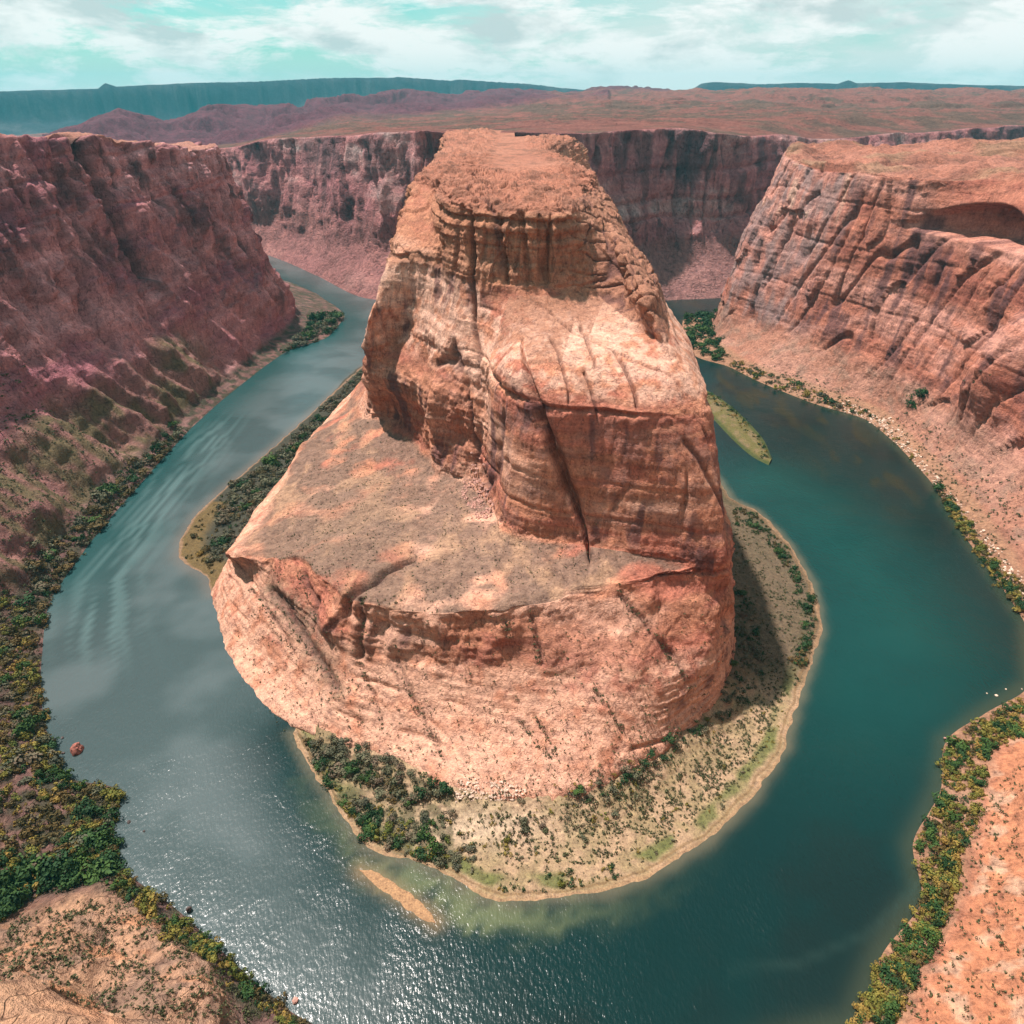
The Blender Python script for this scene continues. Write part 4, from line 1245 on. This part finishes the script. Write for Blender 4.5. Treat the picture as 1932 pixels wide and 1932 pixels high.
# =================================================================== PLANTS
def densify(pts, step=2.0):
    out = []
    for a, b in zip(pts[:-1], pts[1:]):
        L = math.hypot(b[0] - a[0], b[1] - a[1])
        for i in range(max(1, int(L / step))):
            t_ = i * step / max(L, 1e-6)
            out.append((a[0] + (b[0] - a[0]) * t_, a[1] + (b[1] - a[1]) * t_))
    return out
def bush_geo(r, h, k, leaf, seed, lobes=5, tri=False):
    """leaf clumps spread through an uneven rounded volume"""
    g = np.random.default_rng(seed)
    cen = g.normal(size=(lobes, 3)) * [0.42, 0.42, 0.18] * r
    cen[:, 2] = np.abs(cen[:, 2]) + h * g.uniform(0.25, 0.6, lobes)
    rad = g.uniform(0.4, 0.72, lobes) * r
    V = []; F = []
    for i in range(k):
        j = g.integers(lobes)
        dv = g.normal(size=3); dv /= np.linalg.norm(dv)
        if dv[2] < -0.3: dv[2] *= -0.5
        q = cen[j] + dv * rad[j] * g.uniform(0.7, 1.05) * [1, 1, min(1.0, h / r)]
        q[2] = max(q[2], 0.1)
        a = g.normal(size=3); a -= dv * (a @ dv) * 0.75; a /= np.linalg.norm(a)
        b = np.cross(dv, a)
        s = leaf * g.uniform(0.6, 1.3)
        i0 = len(V)
        if tri:
            V += [q - a * s, q + a * s, q + b * s * 1.4]
            F.append((i0, i0 + 1, i0 + 2))
        else:
            V += [q - a * s, q + b * s * 0.8, q + a * s * 1.1, q - b * s * 0.7 + dv * s * 0.3]
            F.append((i0, i0 + 1, i0 + 2, i0 + 3))
    return np.array(V), np.array(F)

def mesh_data(name, V, F, mat, smooth=False):
    me = bpy.data.meshes.new(name)
    me.from_pydata([tuple(x) for x in V], [], [tuple(int(i) for i in f) for f in F])
    me.materials.append(mat)
    return me

def stems_geo(r, h, k, seed, thick=0.09):
    g = np.random.default_rng(seed)
    V = []; F = []
    for i in range(k):
        a = g.uniform(0, 6.28)
        lean = g.uniform(0.1, 0.6) * r
        base = np.array([math.cos(a) * 0.15 * r, math.sin(a) * 0.15 * r, -0.4])
        mid = base + [math.cos(a) * lean * 0.3, math.sin(a) * lean * 0.3, h * 0.35]
        tip = base + [math.cos(a) * lean, math.sin(a) * lean, h * 0.8]
        i0 = len(V)
        for q, w in ((base, thick), (mid, thick * 0.7), (tip, thick * 0.25)):
            for m in range(4):
                an = m * math.pi / 2
                V.append(q + [math.cos(an) * w, math.sin(an) * w, 0])
        for s in range(2):
            for m in range(4):
                F.append((i0 + s * 4 + m, i0 + s * 4 + (m + 1) % 4, i0 + (s + 1) * 4 + (m + 1) % 4, i0 + (s + 1) * 4 + m))
    return np.array(V), F

M_stem = flat_mat('stem_bark', (0.12, 0.085, 0.06))
KINDS = {
 'willow_shrub': dict(mat=M_willow, r=1.9, h=1.7, k=230, leaf=0.33),
 'green_tree': dict(mat=M_green, r=2.3, h=2.6, k=280, leaf=0.36),
 'tamarisk_shrub': dict(mat=M_tam, r=1.9, h=1.5, k=220, leaf=0.33),
 'rusty_shrub': dict(mat=M_rust, r=1.8, h=1.4, k=200, leaf=0.33),
}
PROTO = {}
for ki, (kn, K) in enumerate(KINDS.items()):
    PROTO[kn] = []
    for v in range(4):
        Vb, Fb = bush_geo(K['r'], K['h'], K['k'], K['leaf'], 100 * ki + v, lobes=5 + v % 3)
        crown = mesh_data('crown', Vb, Fb, K['mat'])
        Vs, Fs = stems_geo(K['r'], K['h'], 1 if kn == 'green_tree' else 4, 50 * ki + v, 0.28 if kn == 'green_tree' else 0.1)
        st = mesh_data('trunk' if kn == 'green_tree' else 'stems', Vs, Fs, M_stem)
        PROTO[kn].append((crown, st))

DENS = {0: 1.3, 4: 1.5, 5: 1.8, 6: 2.3, 14: 2.2, 8: 1.7, 9: 1.5, 10: 1.5, 15: 1.4, 19: 1.6, 20: 1.3, 21: 2.4, 22: 2.2}
ZONES = [
 # polygon in picture places, typical height, kind mix, how many, size range, label piece, group
 ([(0,1110),(60,1180),(75,1290),(95,1330),(95,1400),(130,1468),(222,1490),(214,1560),(228,1635),(250,1665),(100,1650),(0,1660)], 6, {'rusty_shrub':.45,'willow_shrub':.28,'tamarisk_shrub':.22,'green_tree':.05}, 560, (0.8,1.5), 'in the thick brush on the left bank', 'brush on the left near bank'),
 ([(225,1510),(222,1600),(235,1640),(150,1650),(100,1610),(130,1540)], 6, {'green_tree':.6,'willow_shrub':.4}, 60, (0.8,1.5), 'at the waterside thicket of the left bank', 'green waterside growth on the left bank'),
 ([(0,1620),(150,1640),(190,1660),(60,1700),(0,1770)], 8, {'green_tree':.85,'willow_shrub':.15}, 95, (0.9,1.6), 'in the green grove at the left picture edge', 'green grove on the left bank'),
 ([(228,1640),(345,1725),(470,1850),(592,1935),(540,1935),(420,1870),(310,1770),(215,1680)], 5, {'willow_shrub':.6,'rusty_shrub':.2,'green_tree':.2}, 190, (0.6,1.15), 'on the strip of shore at the lower left', 'shrubs on the lower left shore'),
 ([(385,795),(300,905),(215,995),(130,1105),(80,1200),(40,1180),(60,1070),(160,980),(230,905),(330,810)], 5, {'rusty_shrub':.5,'tamarisk_shrub':.4,'green_tree':.1}, 210, (1.0,1.9), 'below the shaded left canyon wall', 'bushes under the left canyon wall'),
 ([(470,730),(560,670),(640,625),(635,590),(590,600),(520,680),(440,735)], 4, {'tamarisk_shrub':.6,'green_tree':.4}, 80, (1.5,2.8), 'on the far point below the left wall', 'bushes on the far left point'),
 ([(680,700),(600,775),(500,870),(425,925),(400,990),(395,1085),(430,1035),(470,985),(520,935),(575,830),(640,775),(685,745)], 5, {'tamarisk_shrub':.8,'rusty_shrub':.15,'green_tree':.05}, 260, (0.9,1.7), 'on the dark strip left of the butte', 'grey bushes left of the butte'),
 ([(345,1010),(425,925),(410,1000),(395,1075),(345,1055)], 3, {'willow_shrub':.3,'rusty_shrub':.6,'green_tree':.1}, 50, (0.5,1.0), 'on the grassy point left of the butte', 'low bushes on the grassy point'),
 ([(570,1395),(640,1400),(740,1440),(820,1485),(850,1500),(760,1520),(660,1470),(600,1440)], 6, {'tamarisk_shrub':.7,'green_tree':.15,'rusty_shrub':.15}, 110, (0.7,1.3), 'at the foot of the butte above the left beach', 'grey thicket at the foot of the butte'),
 ([(640,1490),(760,1530),(850,1540),(905,1600),(860,1640),(790,1615),(720,1590),(670,1540)], 3, {'tamarisk_shrub':.55,'willow_shrub':.25,'green_tree':.2}, 105, (0.6,1.2), 'on the beach in front of the butte', 'bushes on the front beach'),
 ([(590,1440),(660,1540),(700,1590),(740,1605),(750,1590),(690,1550),(640,1480),(600,1420)], 2, {'willow_shrub':.5,'green_tree':.5}, 70, (0.4,0.75), 'in the bright green strip beside the left beach', 'green strip beside the beach'),
 ([(850,1540),(1000,1520),(1160,1470),(1260,1430),(1250,1480),(1100,1600),(950,1660),(880,1640)], 3, {'tamarisk_shrub':.7,'willow_shrub':.3}, 160, (0.3,0.7), 'scattered on the sand terrace before the butte', 'scattered bushes on the sand terrace'),
 ([(1080,1505),(1160,1480),(1240,1430),(1340,1355),(1345,1375),(1240,1455),(1160,1500),(1090,1525)], 7, {'green_tree':.4,'tamarisk_shrub':.4,'willow_shrub':.2}, 60, (0.5,1.0), 'in the row along the right foot of the butte', 'row of bushes along the butte foot'),
 ([(940,1668),(1000,1660),(1100,1635),(1200,1628),(1190,1650),(1080,1675),(1000,1685),(940,1682)], 1.5, {'green_tree':.7,'willow_shrub':.3}, 60, (0.3,0.6), 'in the bright green patch on the front shore', 'bright green patch on the front shore'),
 ([(1385,950),(1430,970),(1490,1035),(1530,1105),(1545,1180),(1528,1240),(1500,1300),(1485,1290),(1515,1180),(1490,1080),(1440,1010),(1385,990)], 3, {'green_tree':.6,'rusty_shrub':.4}, 110, (0.5,1.0), 'on the shaded outer edge of the right-hand bar', 'shaded growth on the right-hand bar'),
 ([(1378,1120),(1400,1120),(1440,1200),(1440,1290),(1380,1360),(1345,1370),(1372,1290),(1382,1180)], 6, {'green_tree':.5,'tamarisk_shrub':.5}, 90, (0.5,1.1), 'in the shade right of the butte', 'shaded bushes right of the butte'),
 ([(1400,1020),(1470,1090),(1490,1180),(1470,1300),(1400,1300),(1400,1150)], 4, {'tamarisk_shrub':.8,'rusty_shrub':.2}, 70, (0.25,0.55), 'on the flat of the right-hand bar', 'small bushes on the right-hand bar'),
 ([(1300,1400),(1480,1290),(1500,1320),(1470,1400),(1330,1560),(1200,1640),(1150,1630),(1300,1500)], 3, {'tamarisk_shrub':.6,'willow_shrub':.4}, 130, (0.22,0.5), 'on the pale terrace of the front bar', 'small bushes on the pale terrace'),
 ([(1375,690),(1450,725),(1560,765),(1640,795),(1755,900),(1745,880),(1640,780),(1560,745),(1450,705),(1380,680)], 4, {'willow_shrub':.4,'green_tree':.3,'tamarisk_shrub':.3}, 130, (0.9,1.6), 'along the far right shore', 'shrubs along the far right shore'),
 ([(1290,600),(1345,592),(1352,640),(1380,690),(1320,672),(1300,650)], 4, {'green_tree':1}, 90, (1.4,2.4), 'on the far green bank between butte and right cliff', 'trees on the far green bank'),
 ([(1755,900),(1800,950),(1860,1040),(1932,1110),(1932,1200),(1870,1100),(1810,1030),(1770,960)], 4, {'willow_shrub':.5,'green_tree':.25,'rusty_shrub':.25}, 200, (0.7,1.4), 'on the bank under the right canyon slope', 'shrubs under the right canyon slope'),
 ([(1785,1410),(1860,1350),(1932,1310),(1932,1400),(1860,1420),(1850,1490),(1845,1560),(1810,1620),(1745,1650),(1725,1600),(1775,1500)], 6, {'willow_shrub':.7,'green_tree':.2,'rusty_shrub':.1}, 210, (0.6,1.15), 'in the yellow-green belt on the right bank', 'yellow-green belt on the right bank'),
 ([(1745,1650),(1805,1620),(1800,1700),(1760,1780),(1720,1860),(1690,1932),(1612,1932),(1660,1810),(1735,1740)], 6, {'willow_shrub':.7,'green_tree':.2,'rusty_shrub':.1}, 190, (0.6,1.15), 'in the belt of brush at the lower right shore', 'brush on the lower right shore'),
 ([(1318,728),(1360,752),(1400,785),(1438,828),(1455,868),(1440,870),(1420,830),(1380,790),(1340,760)], 3, {'green_tree':.6,'willow_shrub':.4}, 110, (0.5,0.9), 'along the edge of the narrow island right of the butte', 'plants on the narrow island'),
 ([(1700,790),(1760,780),(1770,795),(1700,805)], 10, {'green_tree':1}, 20, (0.8,1.4), 'under the dark right-hand overhang', 'bushes under the right overhang'),
]
ADJ = {'willow_shrub': ('yellow-green', 'shrub', 'shrub'), 'green_tree': ('leafy green', 'tree', 'tree'), 'tamarisk_shrub': ('grey-green', 'shrub', 'shrub'), 'rusty_shrub': ('rust-brown', 'shrub', 'shrub')}
plants = []
for zi, (poly, zh, mix, cnt, (s0, s1), lab, grp) in enumerate(ZONES):
    g = np.random.default_rng(1000 + zi)
    cnt = int(cnt * DENS.get(zi, 1.0))
    W3 = [P(a, b, zh * 0.5) for a, b in poly]
    xs = [q[0] for q in W3]; ys = [q[1] for q in W3]
    got = 0; tries = 0
    names = list(mix); pr = np.array([mix[k] for k in names]); pr = pr / pr.sum()
    while got < cnt and tries < cnt * 40:
        tries += 1
        x = g.uniform(min(xs), max(xs)); y = g.uniform(min(ys), max(ys))
        if not in_poly(np.array([x]), np.array([y]), W3)[0]:
            continue
        z = ground(x, y)
        if z < 0.15 or z > 40:
            continue
        nclump = noise(np.array([[x / 9, y / 9, zi]]), 5)[0]
        if nclump < -0.35 and g.random() < 0.7:
            continue
        # kinds grow in clumps
        kk_ = noise(np.array([[x / 16, y / 16, zi + 9.5]]), 6)[0] * 0.9
        r_ = np.clip(g.random() + kk_ * 0.5, 0, 0.999)
        kn = names[int(np.searchsorted(np.cumsum(pr), r_))]
        s = g.uniform(s0, s1) * float(np.clip(g.lognormal(-0.05, 0.32), 0.5, 1.8))
        dist = math.sqrt(x * x + y * y + (300 - z) ** 2)
        plants.append((s * KINDS[kn]['r'] / dist, kn, x, y, z - 0.25, s, g.uniform(0, 6.28), lab, grp, zi))
        got += 1
plants.sort(key=lambda q: -q[0])
SIZES = ['tiny', 'small', 'low', 'bushy', 'tall', 'huge']
ALLSH = np.array([a for a in densify(sh_main) + densify(sh_l) + densify(shR) + densify(shL)])
def wdist(x, y):
    return np.sqrt(((ALLSH - [x, y]) ** 2).sum(1).min())
LAND = [('the red river boulder', P(146,1416)), ('the sandbar', P(750,1690)), ('the pinkish boulder', P(557,1888)), ('the pale rocks', P(1890,1305)),
        ('the promontory tip', P(1788,1402)), ('the dark upright rock', P(357,1718)), ('the white fallen blocks', P(920,1495)), ('the shore corner', P(1725,1600)),
        ('the picture corner', P(1640,1925)), ('the grove', P(60,1690))]
count = {k: 0 for k in KINDS}
rest = {k: [] for k in KINDS}
for app, kn, x, y, z, s, a, lab, grp, zi in plants:
    if count[kn] >= 300:
        rest[kn].append((x, y, z, s, a))
        continue
    count[kn] += 1
    crown, st = random.choice(PROTO[kn])
    e = bpy.data.objects.new(kn, None)
    e.empty_display_size = 1
    col.objects.link(e)
    e.location = (x, y, z)
    e.rotation_euler = (0, 0, a)
    e.scale = (s * random.uniform(0.8, 1.3), s * random.uniform(0.8, 1.2), s * random.uniform(0.7, 1.25))
    adj, cat, noun = ADJ[kn]
    size = SIZES[int(np.searchsorted([0.45, 0.7, 0.95, 1.25, 1.6], s))]
    dw_ = float(wdist(x, y))
    wat = 'waterside' if dw_ < 5 else ('near-shore' if dw_ < 14 else ('inland' if dw_ < 30 else 'upslope'))
    near = ''
    bd = 30.0
    for nm_, (lx, ly, lz) in LAND:
        dd_ = math.hypot(x - lx, y - ly)
        if dd_ < bd:
            bd = dd_
            near = ' near ' + nm_
    txt = '%s %s %s %s %s%s' % (size, wat, adj, noun, lab, near)
    if len(txt.split()) > 16:
        txt = '%s %s %s %s%s' % (size, wat, adj, noun, near) if near and random.random() < 0.5 else '%s %s %s %s %s' % (size, wat, adj, noun, lab)
    tag(e, txt, cat, adj + ' ' + noun + 's, ' + grp)
    for nm, me in (('crown', crown), ('trunk' if kn == 'green_tree' else 'stems', st)):
        c_ = bpy.data.objects.new(nm, me)
        col.objects.link(c_)
        c_.parent = e

def scatter_stuff(name, items, geo, mat, label, cat):
    Vs = []; Fs = []; off = 0
    for i, (x, y, z, s, a) in enumerate(items):
        V, F = geo[i % len(geo)]
        ca, sa = math.cos(a), math.sin(a)
        Q = V * s
        Q = np.stack([Q[:, 0] * ca - Q[:, 1] * sa + x, Q[:, 0] * sa + Q[:, 1] * ca + y, Q[:, 2] + z], 1)
        Vs.append(Q); Fs.append(F + off); off += len(V)
    o = raw_mesh(name, np.concatenate(Vs), np.concatenate(Fs), mat, None, False)
    tag(o, label, cat, kind='stuff')
    return o
NM = {'willow_shrub': 'willow_thicket', 'green_tree': 'green_thicket', 'tamarisk_shrub': 'tamarisk_thicket', 'rusty_shrub': 'rusty_thicket'}
for kn, K in KINDS.items():
    if rest[kn]:
        geo = [bush_geo(K['r'], K['h'], 60, K['leaf'] * 1.4, 900 + v, 4) for v in range(4)]
        scatter_stuff(NM[kn], rest[kn], geo, K['mat'], 'mass of smaller %s plants filling the river banks' % ADJ[kn][0], 'undergrowth')

# desert scrub dots on rock and slopes
M_scrub = leaf_mat('scrub_leaves', [(0.035, 0.04, 0.02), (0.07, 0.075, 0.03), (0.10, 0.09, 0.05)])
def dots(poly, zs, cnt, s0, s1, seed, zmin=0.3, zmax=100, line=None):
    g = np.random.default_rng(seed)
    W3 = [P(a, b, zs[i] if hasattr(zs, '__len__') else zs) for i, (a, b) in enumerate(poly)]
    xs = [q[0] for q in W3]; ys = [q[1] for q in W3]
    n = cnt * 6
    X = g.uniform(min(xs), max(xs), n); Y = g.uniform(min(ys), max(ys), n)
    m = in_poly(X, Y, W3)
    X, Y = X[m][:cnt], Y[m][:cnt]
    k = noise(np.stack([X / 11, Y / 11, X * 0 + seed], 1), 3) + 0.5 * noise(np.stack([X / 4, Y / 4, X * 0 + seed], 1), 4) > 0.12 - 0.75 * g.random(len(X)) ** 1.5
    out = []
    for x, y in zip(X[k], Y[k]):
        z = ground(x, y)
        if zmin < z < zmax:
            out.append((x, y, z - 0.15, g.uniform(s0, s1), g.uniform(0, 6.28)))
    return out
items = []
items += dots([(420,1150),(560,1110),(700,1230),(1000,1290),(1370,1220),(1350,1320),(1200,1440),(1000,1500),(850,1480),(640,1390),(520,1340)], 28, 1500, 0.18, 0.42, 1)
items += dots([(580,840),(700,760),(850,890),(950,1000),(1365,1055),(1240,1090),(1000,1145),(820,1155),(650,1120),(500,1040),(520,960)], 66, 3200, 0.12, 0.34, 2)
for a, b, w, dep in JO[:12]:
    A1, B1 = np.array(P(*a)), np.array(P(*b))
    L = np.linalg.norm(B1 - A1)
    for i in range(int(L / 1.1)):
        q = A1 + (B1 - A1) * random.random() + np.array([random.gauss(0, 0.7), random.gauss(0, 0.7), 0])
        z = ground(q[0], q[1])
        if z > 0:
            items.append((q[0], q[1], z - 0.9, random.uniform(0.25, 0.5), random.uniform(0, 6.28)))
items += dots([(0,1700),(250,1670),(560,1932),(300,2050),(0,2050)], 20, 2400, 0.2, 0.55, 3)
items += dots([(1640,1932),(1800,1720),(1850,1500),(1932,1420),(2300,1500),(2200,2000),(1700,2100)], 20, 2000, 0.2, 0.5, 4)
items += dots([(560,1400),(860,1500),(1340,1370),(1540,1180),(1400,1500),(1150,1670),(900,1680),(700,1590)], 4, 1500, 0.15, 0.45, 5)
items += dots([(900,1540),(1100,1520),(1300,1420),(1480,1300),(1440,1420),(1300,1560),(1120,1620),(960,1620)], 4, 1500, 0.25, 0.6, 8)
items += dots([(1385,960),(1440,1000),(1520,1150),(1490,1300),(1385,1340)], 4, 700, 0.25, 0.6, 9)
items += dots([(1380,690),(1640,790),(1760,900),(1932,1180),(1932,950),(1800,830),(1600,720),(1400,660)], 18, 1500, 0.35, 0.8, 6)
items += dots([(0,820),(200,830),(380,790),(100,1080),(0,1110)], 30, 1500, 0.35, 0.9, 7)
geo = [bush_geo(1.9, 1.5, 12, 1.0, 1900 + v, 3) for v in range(5)]
scatter_stuff('desert_scrub', items, geo, M_scrub, 'sparse dark desert scrub dotting the rock slopes and terraces', 'scrub')

# =================================================================== BOULDERS
def boulder_mesh(name, r, seed, mat, sub=3, flat=0.75):
    import bmesh
    bm = bmesh.new()
    bmesh.ops.create_icosphere(bm, subdivisions=sub, radius=1)
    V = np.array([v.co[:] for v in bm.verts])
    dd = 0.28 * fbm(V * 1.2, 3, seed) + 0.10 * np.round(fbm(V * 2.2, 2, seed + 4) * 3) / 3
    V = V * (1 + dd)[:, None] * [r, r * 0.85, r * flat]
    for v, q in zip(bm.verts, V):
        v.co = q
    me = bpy.data.meshes.new(name)
    bm.to_mesh(me); bm.free()
    me.materials.append(mat)
    return me
M_bred = flat_mat('red_boulder', (0.26, 0.085, 0.06), 0.85)
M_bdark = flat_mat('dark_wet_rock', (0.07, 0.045, 0.04), 0.6)
M_bpale = flat_mat('pale_rock', (0.60, 0.44, 0.34), 0.85)
M_bpink = flat_mat('pink_rock', (0.45, 0.24, 0.19), 0.85)
def boulder(u, v, r, mat, seed, label, group=None, flat=0.75, z=0.15):
    me = boulder_mesh('boulder', r, seed, mat, 3, flat)
    o = bpy.data.objects.new('boulder', me)
    col.objects.link(o)
    q = P(u, v, z)
    g = ground(q[0], q[1])
    o.location = (q[0], q[1], max(0.1, g if 0 < g < 30 else 0.1) + r * 0.1)
    o.rotation_euler = (0, 0, seed)
    tag(o, label, 'boulder', group)
boulder(146, 1416, 3.3, M_bred, 1, 'large red-brown boulder standing alone in the river off the left bank', flat=1.1)
boulder(118, 1392, 0.8, M_bdark, 2, 'small dark rock above and left of the large red river boulder')
boulder(119, 1421, 0.9, M_bdark, 3, 'dark rock between the large red river boulder and the shore')
boulder(109, 1438, 0.9, M_bdark, 4, 'dark rock close to shore, lower left of the large red boulder')
boulder(243, 1653 - 102, 0.9, M_bdark, 5, 'dark rock in the water just off the green left thicket')
boulder(272, 1668 - 100, 0.6, M_bdark, 6, 'smallest dark rock, farthest out from the green left thicket')
boulder(357, 1818 - 100, 1.2, M_bdark, 7, 'dark upright rock at the waterline of the lower left shore', flat=1.2)
boulder(557, 1888, 1.3, M_bpink, 8, 'rounded pinkish boulder in the water at the lower left shore', flat=0.8)
for i, (u, v, r, s_) in enumerate([(1897,1380-60,1.3,'slab'),(1912,1378-62,0.9,'lump'),(1875,1390-60,1.0,'long slab'),(1896,1370-60,0.7,'chip')]):
    pass
wl = ['pale rock farthest left of those in the water off the right bank', 'pale rock in the shallows nearest the right frame edge', 'flat pale rock lying in the shallows off the right bank', 'small pale rock beside the flat one off the right bank']
for i, (u, v, r) in enumerate([(1862, 1308, 0.5), (1928, 1300, 0.4), (1880, 1312, 0.9), (1898, 1300, 0.5)]):
    boulder(u, v, r, M_bpale, 20 + i, wl[i], flat=0.45)
boulder(1788, 1402, 1.1, M_bpale, 30, 'pale rock at the tip of the right bank promontory')
boulder(1782, 1394, 0.7, M_bpink, 31, 'small pink rock off the tip of the right bank promontory')
# loose rocks along the right shore and under the recess: countless small ones
def rubble(name, items, mat, label, cat='rubble'):
    g = np.random.default_rng(5)
    Vs = []; Fs = []; off = 0
    F0 = np.array([(0,1,2),(0,2,3),(0,3,4),(0,4,1),(5,2,1),(5,3,2),(5,4,3),(5,1,4)])
    for x, y, z, s in items:
        V = np.array([(0,0,.8),(1,0,0),(0,1,0),(-1,0,0),(0,-1,0),(0,0,-.6)]) * (1 + 0.35 * g.normal(size=(6, 1)).clip(-1, 1)) * s
        a = g.uniform(0, 6.28)
        V = np.stack([V[:, 0] * math.cos(a) - V[:, 1] * math.sin(a) + x, V[:, 0] * math.sin(a) + V[:, 1] * math.cos(a) + y, V[:, 2] + z], 1)
        Vs.append(V); Fs.append(F0 + off); off += 6
    o = raw_mesh(name, np.concatenate(Vs), np.concatenate(Fs), mat, None, False)
    tag(o, label, cat, kind='stuff')
it = []
for (x, y, z, s, a) in dots([(1560,760),(1660,800),(1760,900),(1860,1040),(1932,1140),(1932,1090),(1800,930),(1680,790),(1600,755)], 5, 1100, 0.5, 1.5, 21):
    it.append((x, y, z + 0.2, s * random.uniform(0.5, 1.1)))
rubble('shore_rubble', sorted(it, key=lambda q: -q[3])[120:], M_bpale, 'pale loose rocks strewn along the right outer shore')
SHORE_ROCKS = sorted(it, key=lambda q: -q[3])[:120]
it = []
for (x, y, z, s, a) in dots([(880,890),(905,905),(925,950),(935,985),(900,970),(870,930)], 78, 500, 0.4, 1.2, 22):
    it.append((x, y, z + 0.2, s))
rubble('rockfall_rubble', it, M_bpink, 'fallen blocks below the recess at the foot of the upper cliff')
it = []
for (x, y, z, s, a) in dots([(860,1470),(1000,1495),(980,1510),(860,1510)], 7, 260, 0.3, 0.8, 23):
    it.append((x, y, z + 0.1, s))
rubble('beach_rubble', it, M_bpale, 'white blocks fallen at the foot of the butte')

rock_meshes = [boulder_mesh('boulder', 1.0, 60 + i, M_bpale, 2, 0.7) for i in range(5)]
for i, (x, y, z, s) in enumerate(SHORE_ROCKS):
    o = bpy.data.objects.new('boulder', rock_meshes[i % 5])
    col.objects.link(o)
    o.location = (x, y, z); o.scale = (s, s, s); o.rotation_euler = (0, 0, i * 1.7)
    part_ = 'nearest the right frame edge' if y < 470 else ('at the bend of the shore' if y < 600 else ('along the middle stretch of shore' if y < 720 else 'towards the far green bank'))
    tag(o, '%s pale boulder on the right outer shore %s' % ('big' if s > 1.3 else 'medium', part_), 'boulder', 'pale boulders strewn on the right outer shore')

# =================================================================== HAZE
def haze():
    x0, x1, y0, y1, z0, z1 = -14500, 14500, -1200, 14500, -120, 620
    V = np.array([(x0,y0,z0),(x1,y0,z0),(x1,y1,z0),(x0,y1,z0),(x0,y0,z1),(x1,y0,z1),(x1,y1,z1),(x0,y1,z1)], float)
    F = np.array([(0,3,2,1),(4,5,6,7),(0,1,5,4),(1,2,6,5),(2,3,7,6),(3,0,4,7)])
    m = bpy.data.materials.new('haze')
    m.use_nodes = True
    t = m.node_tree
    for n_ in list(t.nodes):
        t.nodes.remove(n_)
    out = N(t, 'ShaderNodeOutputMaterial')
    v = N(t, 'ShaderNodeVolumePrincipled')
    v.inputs['Color'].default_value = (0.10, 0.62, 0.74, 1)
    v.inputs['Density'].default_value = 3.8e-5
    v.inputs['Anisotropy'].default_value = 0.0
    t.links.new(v.outputs[0], out.inputs['Volume'])
    o = raw_mesh('haze', V, F, m, None, False)
    tag(o, 'thin blue-green haze filling the air over the canyon', 'haze', kind='stuff')
haze()
print('plants', len(plants), count, {k: len(v) for k, v in rest.items()}, 'scrub', len(items))
